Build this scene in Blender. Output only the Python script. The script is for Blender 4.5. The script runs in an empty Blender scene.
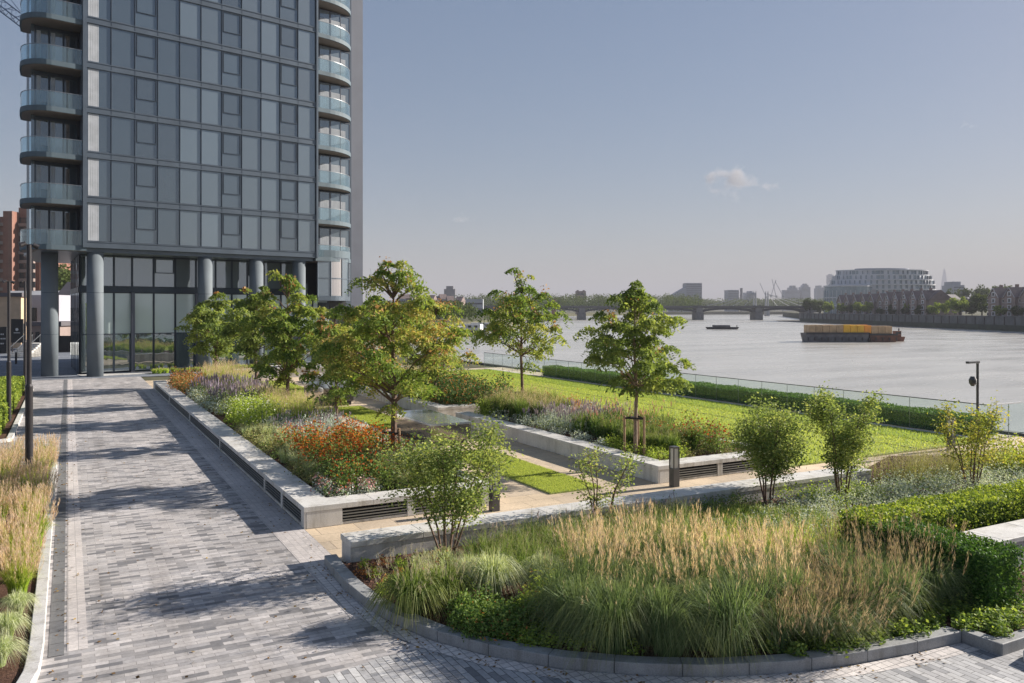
import bpy, math, random
import numpy as np
R = math.radians
rng = np.random.default_rng(7)
random.seed(7)
scene = bpy.context.scene
COL = scene.collection

# ------------------------------------------------------------------ frame
F, HOR, CAMZ = 820.0, 309.0, 5.0
A = math.atan(444/820)
CA, SA = math.cos(A), math.sin(A)
def W(X, Y, z=0.0):
    """camera-aligned metres (right, ahead) -> world"""
    return (CA*X + SA*Y, -SA*X + CA*Y, z)
def gp(px, py, z=0.0):
    Y = F*(CAMZ-z)/(py-HOR); return W((px-512)/F*Y, Y, z)
def at(px, Y, z=0.0):
    return W((px-512)/F*Y, Y, z)

# ------------------------------------------------------------------ materials
MATS = {}
def newmat(name):
    m = bpy.data.materials.new(name); m.use_nodes = True
    nt = m.node_tree; nt.nodes.clear()
    out = nt.nodes.new('ShaderNodeOutputMaterial')
    MATS[name] = m
    return m, nt, out
def N(nt, t, **kw):
    n = nt.nodes.new(t)
    for k, v in kw.items():
        if hasattr(n, k): setattr(n, k, v)
    return n
def rgba(c): return (c[0], c[1], c[2], 1.0)
def ramp(nt, fac, cols, pos=None):
    r = N(nt, 'ShaderNodeValToRGB')
    e = r.color_ramp.elements
    if pos is None: pos = [i/(len(cols)-1) for i in range(len(cols))]
    e[0].position = pos[0]; e[0].color = rgba(cols[0])
    e[1].position = pos[-1]; e[1].color = rgba(cols[-1])
    for p, c in list(zip(pos, cols))[1:-1]:
        k = e.new(p); k.color = rgba(c)
    nt.links.new(fac, r.inputs[0])
    return r.outputs[0]
def pos_coord(nt, scale=(1,1,1), obj=False, rot=0):
    if obj:
        g = N(nt, 'ShaderNodeTexCoord').outputs['Object']
    else:
        g = N(nt, 'ShaderNodeNewGeometry').outputs['Position']
    mp = N(nt, 'ShaderNodeMapping'); mp.inputs['Scale'].default_value = scale
    mp.inputs['Rotation'].default_value = (0,0,rot)
    nt.links.new(g, mp.inputs[0]); return mp.outputs[0]
def noise(nt, co, scale, detail=4, rough=.55):
    n = N(nt, 'ShaderNodeTexNoise'); n.inputs['Scale'].default_value = scale
    n.inputs['Detail'].default_value = detail; n.inputs['Roughness'].default_value = rough
    nt.links.new(co, n.inputs['Vector']); return n.outputs['Fac']
def mixc(nt, a, b, fac, mode='MIX'):
    m = N(nt, 'ShaderNodeMix'); m.data_type = 'RGBA'; m.blend_type = mode
    def put(sock, v):
        if isinstance(v, (tuple, list)): sock.default_value = rgba(v)
        elif isinstance(v, float): sock.default_value = v
        else: nt.links.new(v, sock)
    put(m.inputs[0], fac); put(m.inputs[6], a); put(m.inputs[7], b)
    return m.outputs[2]
def bump(nt, h, strength=.3, dist=.02):
    b = N(nt, 'ShaderNodeBump'); b.inputs['Strength'].default_value = strength
    b.inputs['Distance'].default_value = dist
    nt.links.new(h, b.inputs['Height']); return b.outputs[0]
def principled(nt, out, col, rough=.6, metal=0.0, spec=.5, normal=None, **kw):
    p = N(nt, 'ShaderNodeBsdfPrincipled')
    if isinstance(col, (tuple, list)): p.inputs['Base Color'].default_value = rgba(col)
    else: nt.links.new(col, p.inputs['Base Color'])
    if isinstance(rough, float): p.inputs['Roughness'].default_value = rough
    else: nt.links.new(rough, p.inputs['Roughness'])
    p.inputs['Metallic'].default_value = metal
    p.inputs['Specular IOR Level'].default_value = spec
    if normal is not None: nt.links.new(normal, p.inputs['Normal'])
    if out is not None: nt.links.new(p.outputs[0], out.inputs[0])
    return p

def plain(name, c, rough=.55, metal=0.0, var=.12, scale=3.0, spec=.5, obj=False, bmp=0.0):
    """painted / metal / stone: a colour with soft mottling"""
    m, nt, out = newmat(name)
    co = pos_coord(nt, obj=obj)
    n = noise(nt, co, scale, 5)
    lo = tuple(x*(1-var) for x in c); hi = tuple(min(1, x*(1+var)) for x in c)
    col = ramp(nt, n, [lo, c, hi], [.3, .5, .7])
    nm = None
    if name.startswith(('granite','embank','white_r')):
        st1 = noise(nt, pos_coord(nt, (1,1,.12)), 2.6, 5, .7); st2 = noise(nt, co, 55.0/scale*scale, 3, .8)
        col = mixc(nt, col, ramp(nt, st1, [(.66,.64,.60), (1,1,1), (1.08,1.08,1.08)], [.32,.5,.75]), 1.0, 'MULTIPLY')
        col = mixc(nt, col, ramp(nt, st2, [(.8,.8,.8), (1.15,1.15,1.15)], [.35,.65]), 1.0, 'MULTIPLY')
    if bmp > 0: nm = bump(nt, noise(nt, co, scale*12, 3), bmp, .01)
    principled(nt, out, col, rough, metal, spec, nm)
    return m

def leafmat(name, cols, tip=None, trans=.35, rough=.6, tpos=(.35, 1.0), spec=.15, k=None):
    if k is None: k = 1.0 if name.startswith(('leaf_far','plume','petal','seed','grass_blade','bark')) else 1.5*(1.45 if 'tree' in name else 1.35)
    cols = [tuple(c*k for c in q) for q in cols]
    m, nt, out = newmat(name)
    a = N(nt, 'ShaderNodeAttribute'); a.attribute_name = 'rnd'
    col = ramp(nt, a.outputs['Fac'], cols)
    if tip is not None:
        t = N(nt, 'ShaderNodeAttribute'); t.attribute_name = 't'
        mr = N(nt, 'ShaderNodeMapRange'); mr.inputs[1].default_value = tpos[0]; mr.inputs[2].default_value = tpos[1]
        nt.links.new(t.outputs['Fac'], mr.inputs[0])
        col = mixc(nt, col, tip, mr.outputs[0])
    p = principled(nt, None, col, rough, 0.0, spec)
    tr = N(nt, 'ShaderNodeBsdfTranslucent')
    nt.links.new(mixc(nt, col, (1.35, 1.3, .75), 1.0, 'MULTIPLY'), tr.inputs[0])
    mx = N(nt, 'ShaderNodeMixShader'); mx.inputs[0].default_value = trans
    nt.links.new(p.outputs[0], mx.inputs[1]); nt.links.new(tr.outputs[0], mx.inputs[2])
    nt.links.new(mx.outputs[0], out.inputs[0])
    return m

def glassmat(name, tint, gloss=.25, trans=.7, rough=.03):
    """thin architectural glass: transparent, tinted, with a facing-dependent reflection"""
    m, nt, out = newmat(name)
    t = N(nt, 'ShaderNodeBsdfTransparent'); t.inputs[0].default_value = rgba(tint)
    g = N(nt, 'ShaderNodeBsdfGlossy'); g.inputs['Roughness'].default_value = rough
    g.inputs[0].default_value = (.9, .95, .95, 1)
    d = N(nt, 'ShaderNodeBsdfDiffuse'); d.inputs[0].default_value = (tint[0]*.5, tint[1]*.55, tint[2]*.55, 1)
    lw = N(nt, 'ShaderNodeLayerWeight'); pw = N(nt, 'ShaderNodeMath', operation='POWER'); pw.inputs[1].default_value = 5.0
    nt.links.new(lw.outputs['Facing'], pw.inputs[0])
    mr = N(nt, 'ShaderNodeMath', operation='MULTIPLY_ADD'); mr.inputs[1].default_value = .8; mr.inputs[2].default_value = gloss+.03
    nt.links.new(pw.outputs[0], mr.inputs[0]); mr.use_clamp = True
    m1 = N(nt, 'ShaderNodeMixShader'); m1.inputs[0].default_value = 1-trans
    nt.links.new(t.outputs[0], m1.inputs[1]); nt.links.new(d.outputs[0], m1.inputs[2])
    m2 = N(nt, 'ShaderNodeMixShader'); nt.links.new(mr.outputs[0], m2.inputs[0])
    nt.links.new(m1.outputs[0], m2.inputs[1]); nt.links.new(g.outputs[0], m2.inputs[2])
    nt.links.new(m2.outputs[0], out.inputs[0])
    return m

def coatedglass(name, base, gloss=.3, rough=.04, var=.25, tint=(.8,.88,.95)):
    """curtain-wall pane with a dim room or a blind right behind it"""
    m, nt, out = newmat(name)
    co = pos_coord(nt)
    oi = N(nt, 'ShaderNodeObjectInfo')
    n = noise(nt, pos_coord(nt, (1,1,.35)), .6, 3)
    lo = tuple(x*(1-var) for x in base); hi = tuple(x*(1+var) for x in base)
    c1 = ramp(nt, oi.outputs['Random'], [lo, base, hi])
    c2 = mixc(nt, c1, (.6,.6,.6), n, 'OVERLAY')
    d = principled(nt, None, c2, .5, 0.0, .3)
    g = N(nt, 'ShaderNodeBsdfGlossy'); g.inputs['Roughness'].default_value = rough
    g.inputs[0].default_value = rgba(tint)
    b = bump(nt, noise(nt, co, .45, 3), .16, .06); nt.links.new(b, g.inputs['Normal'])
    lw = N(nt, 'ShaderNodeFresnel'); lw.inputs[0].default_value = 1.5
    mr = N(nt, 'ShaderNodeMath', operation='ADD'); mr.inputs[1].default_value = gloss; mr.use_clamp = True
    nt.links.new(lw.outputs[0], mr.inputs[0])
    mx = N(nt, 'ShaderNodeMixShader'); nt.links.new(mr.outputs[0], mx.inputs[0])
    nt.links.new(d.outputs[0], mx.inputs[1]); nt.links.new(g.outputs[0], mx.inputs[2])
    nt.links.new(mx.outputs[0], out.inputs[0])
    return m

def brickmat(name, c1, c2, mortar, bw, bh, mort=.008, rot=0.0, extra=None, rough=.75, stain=.25, bias=0.0, off=.5, tones=None):
    m, nt, out = newmat(name)
    co = pos_coord(nt, rot=rot)
    b = N(nt, 'ShaderNodeTexBrick'); nt.links.new(co, b.inputs['Vector'])
    b.inputs['Color1'].default_value = rgba(c1); b.inputs['Color2'].default_value = rgba(c2)
    b.inputs['Mortar'].default_value = rgba(mortar); b.inputs['Scale'].default_value = 1.0
    b.inputs['Mortar Size'].default_value = mort; b.inputs['Bias'].default_value = bias
    b.inputs['Brick Width'].default_value = bw; b.inputs['Row Height'].default_value = bh
    b.offset = off
    base = b.outputs['Color']
    if tones:
        b.inputs['Color1'].default_value = (0,0,0,1); b.inputs['Color2'].default_value = (1,1,1,1)
        base = mixc(nt, ramp(nt, b.outputs['Color'], tones, [i/(len(tones)-1) for i in range(len(tones))]), mortar, b.outputs['Fac'])
    n1 = noise(nt, co, .35, 5); n2 = noise(nt, co, 14.0, 4, .7)
    c = mixc(nt, base, ramp(nt, n1, [(1-stain,)*3, (1+stain*.5,)*3], [.3, .7]), 1.0, 'MULTIPLY')
    c = mixc(nt, c, ramp(nt, n2, [(.82,)*3, (1.12,)*3], [.3, .7]), 1.0, 'MULTIPLY')
    if tones:
        n3 = noise(nt, pos_coord(nt, (1.6,.22,1)), 1.0, 5, .6); n4 = noise(nt, co, 1.7, 6, .7)
        c = mixc(nt, c, ramp(nt, n3, [(.80,.79,.78), (1,1,1), (1.06,1.04,1.02)], [.34,.5,.7]), 1.0, 'MULTIPLY')
        c = mixc(nt, c, ramp(nt, n4, [(.70,.69,.68), (1,1,1)], [.30,.44]), .8, 'MULTIPLY')
    if extra: c = extra(nt, c)
    inv = N(nt, 'ShaderNodeMath', operation='SUBTRACT'); inv.inputs[0].default_value = 1.0
    nt.links.new(b.outputs['Fac'], inv.inputs[1])
    principled(nt, out, c, rough, 0.0, .35, bump(nt, inv.outputs[0], .5, .006))
    return m

# hard materials
brickmat('sett_paving', (.47,.445,.435), (.27,.265,.27), (.24,.225,.22), .34, .115, .004, tones=[(.17,.17,.18),(.29,.28,.28),(.46,.435,.425),(.50,.475,.465),(.33,.32,.325),(.58,.55,.54)])
brickmat('sett_paving_turned', (.48,.46,.455), (.28,.28,.29), (.13,.13,.13), .30, .11, .006, rot=R(90), tones=[(.20,.205,.22),(.36,.36,.37),(.50,.50,.505),(.40,.40,.41),(.60,.595,.59)])
brickmat('pale_setts', (.70,.65,.62), (.58,.54,.52), (.34,.32,.31), .14, .14, .009, off=0.0)
brickmat('pale_setts_border', (.60,.555,.53), (.50,.465,.45), (.36,.34,.33), .135, .14, .005, off=0.0)
brickmat('sandstone_paving', (.64,.51,.36), (.50,.41,.31), (.28,.22,.17), .9, .6, .008, stain=.3, bias=-.1)
brickmat('far_paving', (.22,.24,.28), (.17,.19,.22), (.12,.13,.15), .6, .3, .01)
brickmat('red_brick', (.28,.10,.06), (.20,.075,.05), (.25,.18,.15), .45, .15, .02)
plain('granite', (.52,.51,.50), .6, var=.10, scale=2.0, bmp=.15)
plain('granite_dark', (.29,.295,.30), .6, var=.15, scale=3.0, bmp=.15)
plain('granite_pale', (.60,.585,.56), .55, var=.12, scale=1.3, bmp=.12)
brickmat('drain_metal', (.20,.20,.20), (.15,.15,.155), (.05,.05,.05), .4, .5, .008, off=0.0, rough=.6)
plain('louvre_metal', (.22,.225,.22), .4, .5, .1, 4)
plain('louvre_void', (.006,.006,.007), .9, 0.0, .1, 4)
plain('tower_metal', (.10,.125,.155), .38, .45, .12, .8)
plain('slab_metal', (.075,.11,.135), .7, 0.0, .12, .8)
plain('tower_metal_dark', (.035,.05,.07), .4, .4, .15, .8)
plain('tower_metal_light', (.095,.105,.135), .6, .1, .1, .5)
plain('column_metal', (.145,.17,.19), .7, .0, .10, .6, spec=.25)
plain('soffit', (.16,.13,.11), .6, 0.0, .1, 1)
plain('lamp_paint', (.035,.032,.035), .4, .3, .15, 4)
plain('bollard_metal', (.09,.09,.095), .4, .5, .1, 5)
plain('bollard_lens', (.55,.55,.52), .3, 0.0, .05, 5)
plain('polished_top', (.45,.50,.55), .12, .7, .1, 2)
plain('polished_side', (.30,.28,.26), .1, .85, .1, 2)
plain('black_base', (.02,.02,.022), .5, 0.0, .1, 3)
plain('stake_wood', (.33,.21,.12), .8, 0.0, .25, 9, bmp=.3)
plain('strap_rubber', (.02,.018,.018), .8, 0.0, .1, 3)
plain('bark', (.16,.10,.07), .85, 0.0, .35, 11, bmp=.6, obj=True)
plain('bark_pale', (.26,.19,.14), .85, 0.0, .35, 11, bmp=.6, obj=True)
plain('bark_far', (.06,.05,.04), .9, 0.0, .2, 2)
plain('curtain', (.40,.42,.45), .8, 0.0, .12, 2)
plain('curtain_brown', (.16,.13,.11), .8, 0.0, .3, 3)
plain('white_render', (.62,.58,.56), .8, 0.0, .08, .5)
plain('cream_brick', (.55,.40,.27), .85, 0.0, .15, .8)
plain('grey_cladding', (.36,.36,.40), .6, 0.0, .1, .3)
plain('pale_roof', (.48,.47,.47), .6, 0.0, .15, .2)
plain('slate_roof', (.10,.09,.10), .7, 0.0, .2, .5)
plain('brown_roof', (.19,.14,.13), .8, 0.0, .25, .4)
plain('brown_brick', (.26,.20,.18), .85, 0.0, .2, .4)
plain('white_frame', (.60,.60,.62), .6, 0.0, .05, 1)
plain('black_board', (.015,.016,.018), .6, 0.0, .1, 1)
plain('board_lettering', (.6,.6,.6), .6, 0.0, .05, 1)
plain('bus_red', (.45,.05,.04), .35, 0.0, .1, 1)
plain('dark_window', (.03,.035,.04), .15, 0.0, .3, .6)
plain('embankment_stone', (.13,.135,.135), .9, 0.0, .3, .25, bmp=.4)
plain('algae_wall', (.045,.06,.04), .9, 0.0, .35, .25, bmp=.4)
plain('bridge_iron', (.025,.03,.036), .5, .2, .2, .3)
plain('bridge_parapet', (.07,.07,.075), .6, .1, .2, .3)
plain('bridge_granite', (.15,.15,.15), .85, 0.0, .2, .3)
plain('bridge_white', (.30,.31,.33), .6, 0.0, .1, .3)
plain('hull_black', (.03,.028,.03), .5, 0.0, .3, .7)
plain('hull_rust', (.16,.075,.05), .8, 0.0, .4, .7)
plain('hull_grey', (.13,.125,.13), .7, 0.0, .4, .7)
plain('container_yellow', (.80,.45,.03), .5, 0.0, .15, .7)
plain('container_orange', (.85,.34,.04), .5, 0.0, .15, .7)
plain('container_tan', (.50,.34,.19), .6, 0.0, .25, .7)
plain('city_pale', (.42,.44,.48), .8, 0.0, .08, .05)  # pale and grey city colours lightened, with some distance haze in them
plain('city_grey', (.30,.32,.37), .8, 0.0, .1, .05)
plain('city_dark', (.12,.12,.14), .8, 0.0, .15, .05)
plain('oval_white', (.56,.57,.60), .45, .1, .1, .1)
plain('oval_glass', (.26,.32,.36), .2, .15, .2, .15)
plain('crane_metal', (.06,.09,.16), .5, .2, .1, 1)
plain('steel_rail', (.28,.29,.30), .3, .8, .1, 3)
plain('white_rail', (.75,.75,.74), .4, 0.0, .05, 3)
plain('asphalt', (.055,.055,.06), .9, 0.0, .2, 1.0)
coatedglass('pane_dark', (.028,.045,.06), .14)
coatedglass('pane_blind', (.07,.095,.115), .15)
coatedglass('pane_frosted', (.46,.56,.54), .10, rough=.12)
coatedglass('pane_lobby', (.07,.10,.10), .32, rough=.02, var=.3)
coatedglass('pane_lobby_top', (.13,.165,.18), .22, rough=.03, var=.3)
coatedglass('pane_bay', (.30,.27,.26), .25, rough=.05, var=.15)
glassmat('balcony_glass', (.74,.85,.90), .06, .90)
glassmat('fence_glass', (.93,.97,.96), .0, .97)

# ground covers
def groundmat(name, cols, scale, fine, b=.5, rough=.95):
    m, nt, out = newmat(name)
    co = pos_coord(nt)
    n1 = noise(nt, co, scale, 6, .6); n2 = noise(nt, co, fine, 4, .75)
    c = ramp(nt, n1, cols)
    c = mixc(nt, c, ramp(nt, n2, [(.45,)*3, (1.5,)*3], [.3, .72]), 1.0, 'MULTIPLY')
    principled(nt, out, c, rough, 0.0, .15, bump(nt, n2, b, .03))
    return m
groundmat('mulch', [(.05,.028,.02), (.10,.055,.04), (.15,.09,.07)], 2.0, 28, .9)
groundmat('lawn', [(.26,.33,.10), (.33,.39,.125), (.40,.44,.16)], .45, 22, .6)
groundmat('land', [(.06,.07,.035), (.10,.10,.06), (.13,.12,.09)], .02, .6, .2)
groundmat('foreshore', [(.10,.09,.07), (.16,.14,.11), (.2,.17,.14)], .1, 1.2, .4)
plain('mulch_pale', (.17,.12,.105), .95, 0.0, .4, 25, bmp=.8)

# water
m, nt, out = newmat('river_water')
co = pos_coord(nt, (1,1,1))
n1 = noise(nt, pos_coord(nt, (.035,.12,1), rot=R(28)), 1.0, 6, .6)
n2 = noise(nt, pos_coord(nt, (.5,1.4,1), rot=R(28)), 1.0, 5, .65)
ad = N(nt, 'ShaderNodeMath', operation='MULTIPLY_ADD'); ad.inputs[1].default_value = .35
nt.links.new(n2, ad.inputs[0]); nt.links.new(n1, ad.inputs[2])
b = bump(nt, ad.outputs[0], .22, .5)
rr = N(nt, 'ShaderNodeMapRange'); rr.inputs[1].default_value = .35; rr.inputs[2].default_value = .7
rr.inputs[3].default_value = .16; rr.inputs[4].default_value = .34
nt.links.new(n1, rr.inputs[0])
wc = ramp(nt, noise(nt, pos_coord(nt, (.012,.05,1), rot=R(28)), 1.0, 5, .6), [(.34,.33,.30),(.44,.425,.39),(.50,.485,.45)], [.3,.5,.7])
p = principled(nt, out, wc, .2, 0.0, .9, b)
nt.links.new(rr.outputs[0], p.inputs['Roughness'])

# leaf materials
G = leafmat
G('leaf_tree', [(.032,.058,.014), (.065,.10,.024), (.13,.155,.04), (.23,.215,.07)], trans=.42)
G('leaf_tree_warm', [(.038,.066,.014), (.08,.12,.028), (.15,.165,.045), (.28,.20,.085)], trans=.42)
G('leaf_tree_bright', [(.046,.070,.022), (.09,.12,.034), (.18,.20,.065)], trans=.45)
G('seed_pod', [(.28,.14,.06), (.42,.22,.10), (.5,.32,.16)], trans=.3)
G('leaf_shrub', [(.05,.078,.026), (.11,.145,.045), (.25,.26,.10)], trans=.45)
G('leaf_shrub_gold', [(.06,.09,.02), (.15,.17,.035), (.26,.20,.06)], trans=.45)
G('leaf_far', [(.03,.045,.016), (.05,.07,.024), (.08,.10,.035)], trans=.2, spec=0.0, rough=1.0, k=1.4)
G('leaf_far_bright', [(.07,.10,.025), (.13,.17,.04), (.2,.24,.06)], trans=.3, spec=0.0, rough=1.0, k=1.5)
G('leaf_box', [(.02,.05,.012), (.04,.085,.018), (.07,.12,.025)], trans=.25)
G('leaf_box_lit', [(.045,.075,.014), (.11,.15,.025), (.22,.25,.045)], trans=.35)  # box leaves with sunlit brightness put into the colour
G('leaf_green', [(.035,.062,.018), (.07,.11,.028), (.13,.17,.05)], trans=.35)
G('leaf_lime', [(.08,.12,.02), (.15,.20,.035), (.25,.29,.07)], trans=.4)
G('leaf_grey', [(.13,.16,.13), (.22,.25,.22), (.36,.39,.36)], trans=.25)
G('leaf_olive', [(.07,.08,.03), (.14,.14,.06), (.22,.20,.10)], trans=.3)
G('leaf_rust', [(.10,.05,.02), (.20,.08,.03), (.28,.16,.06)], trans=.3)
G('leaf_dark', [(.015,.035,.012), (.03,.06,.018), (.06,.09,.03)], trans=.25)
G('blade_green', [(.035,.07,.015), (.07,.12,.025), (.13,.18,.05)], tip=(.26,.25,.11), tpos=(.5,1.1), trans=.35)
G('blade_deep', [(.035,.065,.028), (.065,.105,.045), (.12,.165,.07)], tip=(.25,.26,.13), tpos=(.55,1.15), trans=.35)
G('blade_pale', [(.13,.17,.08), (.23,.28,.14), (.38,.42,.27)], tip=(.5,.5,.36), tpos=(.4,1.1), trans=.35)
G('blade_lime', [(.10,.16,.02), (.18,.25,.04), (.28,.32,.07)], tip=(.42,.36,.14), tpos=(.5,1.1), trans=.4)
G('plume_straw', [(.42,.30,.23), (.62,.46,.36), (.78,.65,.55)], trans=.4, rough=.7)
G('plume_brown', [(.20,.15,.11), (.32,.24,.185), (.46,.37,.30)], trans=.35, rough=.7)
G('plume_grey', [(.26,.22,.18), (.38,.34,.29), (.5,.46,.4)], trans=.35, rough=.7)
G('petal_orange', [(.36,.07,.015), (.55,.14,.02), (.62,.26,.04)], trans=.3)
G('petal_red', [(.22,.03,.015), (.36,.06,.02), (.45,.12,.04)], trans=.3)
G('petal_pink', [(.40,.16,.17), (.52,.26,.27), (.62,.40,.38)], trans=.3)
G('petal_purple', [(.19,.15,.24), (.29,.24,.34), (.40,.34,.42)], trans=.3)
G('petal_white', [(.5,.52,.4), (.65,.66,.55), (.75,.75,.68)], trans=.3)
G('grass_blade', [(.25,.33,.08), (.35,.42,.10), (.46,.49,.16)], trans=.5)

# ------------------------------------------------------------------ mesh helpers
class MB:
    def __init__(s): s.v = []; s.f = []; s.mi = []; s.cur = 0
    def face(s, idx): s.f.append(idx); s.mi.append(s.cur)
    def box(s, x0, x1, y0, y1, z0, z1):
        n = len(s.v)
        s.v += [(x0,y0,z0),(x1,y0,z0),(x1,y1,z0),(x0,y1,z0),(x0,y0,z1),(x1,y0,z1),(x1,y1,z1),(x0,y1,z1)]
        for q in ((0,3,2,1),(4,5,6,7),(0,1,5,4),(1,2,6,5),(2,3,7,6),(3,0,4,7)): s.face(tuple(n+i for i in q))
        return s
    def obox(s, c, dx, dy, dz, ang):
        n = len(s.v); ca, sa = math.cos(ang), math.sin(ang)
        for z in (-dz/2, dz/2):
            for x, y in ((-dx/2,-dy/2),(dx/2,-dy/2),(dx/2,dy/2),(-dx/2,dy/2)):
                s.v.append((c[0]+x*ca-y*sa, c[1]+x*sa+y*ca, c[2]+z))
        for q in ((0,3,2,1),(4,5,6,7),(0,1,5,4),(1,2,6,5),(2,3,7,6),(3,0,4,7)): s.face(tuple(n+i for i in q))
        return s
    def prism(s, poly, z0, z1):
        n = len(s.v); k = len(poly)
        s.v += [(p[0],p[1],z0) for p in poly] + [(p[0],p[1],z1) for p in poly]
        s.face(tuple(n+i for i in reversed(range(k)))); s.face(tuple(n+k+i for i in range(k)))
        for i in range(k):
            j = (i+1) % k; s.face((n+i, n+j, n+k+j, n+k+i))
        return s
    def strip(s, pa, pb, z0a, z1a, z0b=None, z1b=None):
        """closed solid between two matching polylines pa (outer) and pb (inner)"""
        n = len(s.v); k = len(pa)
        for i in range(k):
            s.v += [(*pa[i][:2], z0a), (*pa[i][:2], z1a), (*pb[i][:2], z1b if z1b is not None else z1a), (*pb[i][:2], z0b if z0b is not None else z0a)]
        for i in range(k-1):
            a = n+4*i; b = a+4
            for e in range(4):
                g = (e+1) % 4; s.face((a+e, b+e, b+g, a+g))
        s.face((n, n+1, n+2, n+3)); e = n+4*(k-1); s.face((e+3, e+2, e+1, e))
        return s
    def tube(s, pts, rad, seg=8, cap=True):
        n = len(s.v); k = len(pts)
        P = [np.array(p, float) for p in pts]
        if not hasattr(rad, '__len__'): rad = [rad]*k
        for i in range(k):
            d = P[min(i+1,k-1)] - P[max(i-1,0)]; d = d/(np.linalg.norm(d)+1e-9)
            a = np.array((1,0,0)) if abs(d[0]) < .8 else np.array((0,1,0))
            u = np.cross(d, a); u /= np.linalg.norm(u); w = np.cross(d, u)
            for j in range(seg):
                t = 2*math.pi*j/seg; q = P[i] + rad[i]*(math.cos(t)*u + math.sin(t)*w)
                s.v.append(tuple(q))
        for i in range(k-1):
            for j in range(seg):
                a = n+i*seg+j; b = n+i*seg+(j+1) % seg
                s.face((a, b, b+seg, a+seg))
        if cap:
            s.face(tuple(n+j for j in reversed(range(seg)))); s.face(tuple(n+(k-1)*seg+j for j in range(seg)))
        return s
    def build(s, name, mats, parent=None, smooth=False, bevel=0.0, offset=None):
        me = bpy.data.meshes.new(name)
        v = s.v if offset is None else [(a[0]-offset[0], a[1]-offset[1], a[2]-offset[2]) for a in s.v]
        me.from_pydata(v, [], s.f)
        if isinstance(mats, str): mats = [mats]
        for q in mats: me.materials.append(MATS[q])
        if len(mats) > 1: me.polygons.foreach_set('material_index', s.mi)
        if smooth: me.polygons.foreach_set('use_smooth', [True]*len(me.polygons))
        me.update()
        o = bpy.data.objects.new(name, me); COL.objects.link(o)
        if parent is not None: o.parent = parent
        if bevel > 0:
            b = o.modifiers.new('bevel', 'BEVEL'); b.width = bevel; b.segments = 2; b.limit_method = 'ANGLE'
        return o

class Q:
    """cloud of separate quads with per-leaf random number and along-blade parameter"""
    def __init__(s): s.V = []; s.r = []; s.t = []; s.m = []
    def add(s, V, r, t, m):
        s.V.append(V.astype(np.float32)); s.r.append(np.repeat(r, 4).astype(np.float32))
        s.t.append(np.asarray(t, np.float32).reshape(-1)); s.m.append(np.full(len(V), m, np.int32))
    def build(s, name, mats, parent=None, loc=None):
        V = np.concatenate(s.V).reshape(-1, 3); n = len(V)//4
        me = bpy.data.meshes.new(name)
        me.vertices.add(4*n); me.vertices.foreach_set('co', V.ravel())
        me.loops.add(4*n); me.loops.foreach_set('vertex_index', np.arange(4*n, dtype=np.int32))
        me.polygons.add(n); me.polygons.foreach_set('loop_start', np.arange(0, 4*n, 4, dtype=np.int32))
        try: me.polygons.foreach_set('loop_total', np.full(n, 4, np.int32))
        except Exception: pass
        me.polygons.foreach_set('material_index', np.concatenate(s.m))
        for q in mats: me.materials.append(MATS[q])
        a = me.attributes.new('rnd', 'FLOAT', 'POINT'); a.data.foreach_set('value', np.concatenate(s.r))
        a = me.attributes.new('t', 'FLOAT', 'POINT'); a.data.foreach_set('value', np.concatenate(s.t))
        me.update(calc_edges=True)
        o = bpy.data.objects.new(name, me); COL.objects.link(o)
        if parent is not None: o.parent = parent
        if loc is not None: o.location = loc
        return o
    def count(s): return sum(len(v) for v in s.V)

def unit(v): return v/(np.linalg.norm(v, axis=-1, keepdims=True)+1e-9)
def leaves(q, C, L, wr=.45, mat=0, flat=0.0, droop=0.0, rnd=None, jit=.35):
    n = len(C)
    d = rng.normal(size=(n,3)); d[:,2] = d[:,2]*(1-flat) - droop; d = unit(d)
    s = unit(np.cross(d, rng.normal(size=(n,3))+np.array((0,0,flat*2))))
    l = (L*(1+jit*rng.uniform(-1,1,n)))[:,None]
    a = C-.5*l*d
    V = np.stack([a, a+.5*l*d+.5*wr*l*s, a+l*d, a+.5*l*d-.5*wr*l*s], 1)
    r = rng.random(n) if rnd is None else np.clip(rnd, 0, 1)
    q.add(V, r, np.full((n,4), .5), mat)
def blades(q, B, h, out, width, mat=0, nseg=4, droop=.3, wjit=.4, t0=0.0, t1=1.0, rnd=None):
    """B (n,3) bases, h (n) heights, out (n,2) horizontal travel at the tip"""
    n = len(B)
    s = np.linspace(0, 1, nseg+1)
    P = np.zeros((n, nseg+1, 3))
    P[:,:,:2] = B[:,None,:2] + out[:,None,:]*(s[None,:,None]**1.7)
    dr = droop*np.linalg.norm(out, axis=1)
    P[:,:,2] = B[:,2:3] + h[:,None]*(1-(1-s[None,:])**1.35) - dr[:,None]*s[None,:]**4*1.2
    ang = rng.uniform(0, math.pi, n); side = np.stack([np.cos(ang), np.sin(ang), np.zeros(n)], 1)
    w = width*(1+wjit*rng.uniform(-1,1,n)); prof = np.array([.8]+[1.0]*(nseg-1)+[.15])
    if nseg > 2: prof[-2] = .7
    Lp = P - side[:,None,:]*(w[:,None]*prof[None,:]/2)[:,:,None]
    Rp = P + side[:,None,:]*(w[:,None]*prof[None,:]/2)[:,:,None]
    V = np.stack([Lp[:,:-1], Rp[:,:-1], Rp[:,1:], Lp[:,1:]], 2).reshape(-1,4,3)
    tt = t0+(t1-t0)*s
    T = np.stack([tt[:-1], tt[:-1], tt[1:], tt[1:]], 1)
    T = np.tile(T[None], (n,1,1)).reshape(-1,4)
    r = rng.random(n) if rnd is None else rnd
    q.add(V, np.repeat(r, nseg), T, mat)
    return P[:,-1]
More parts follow.
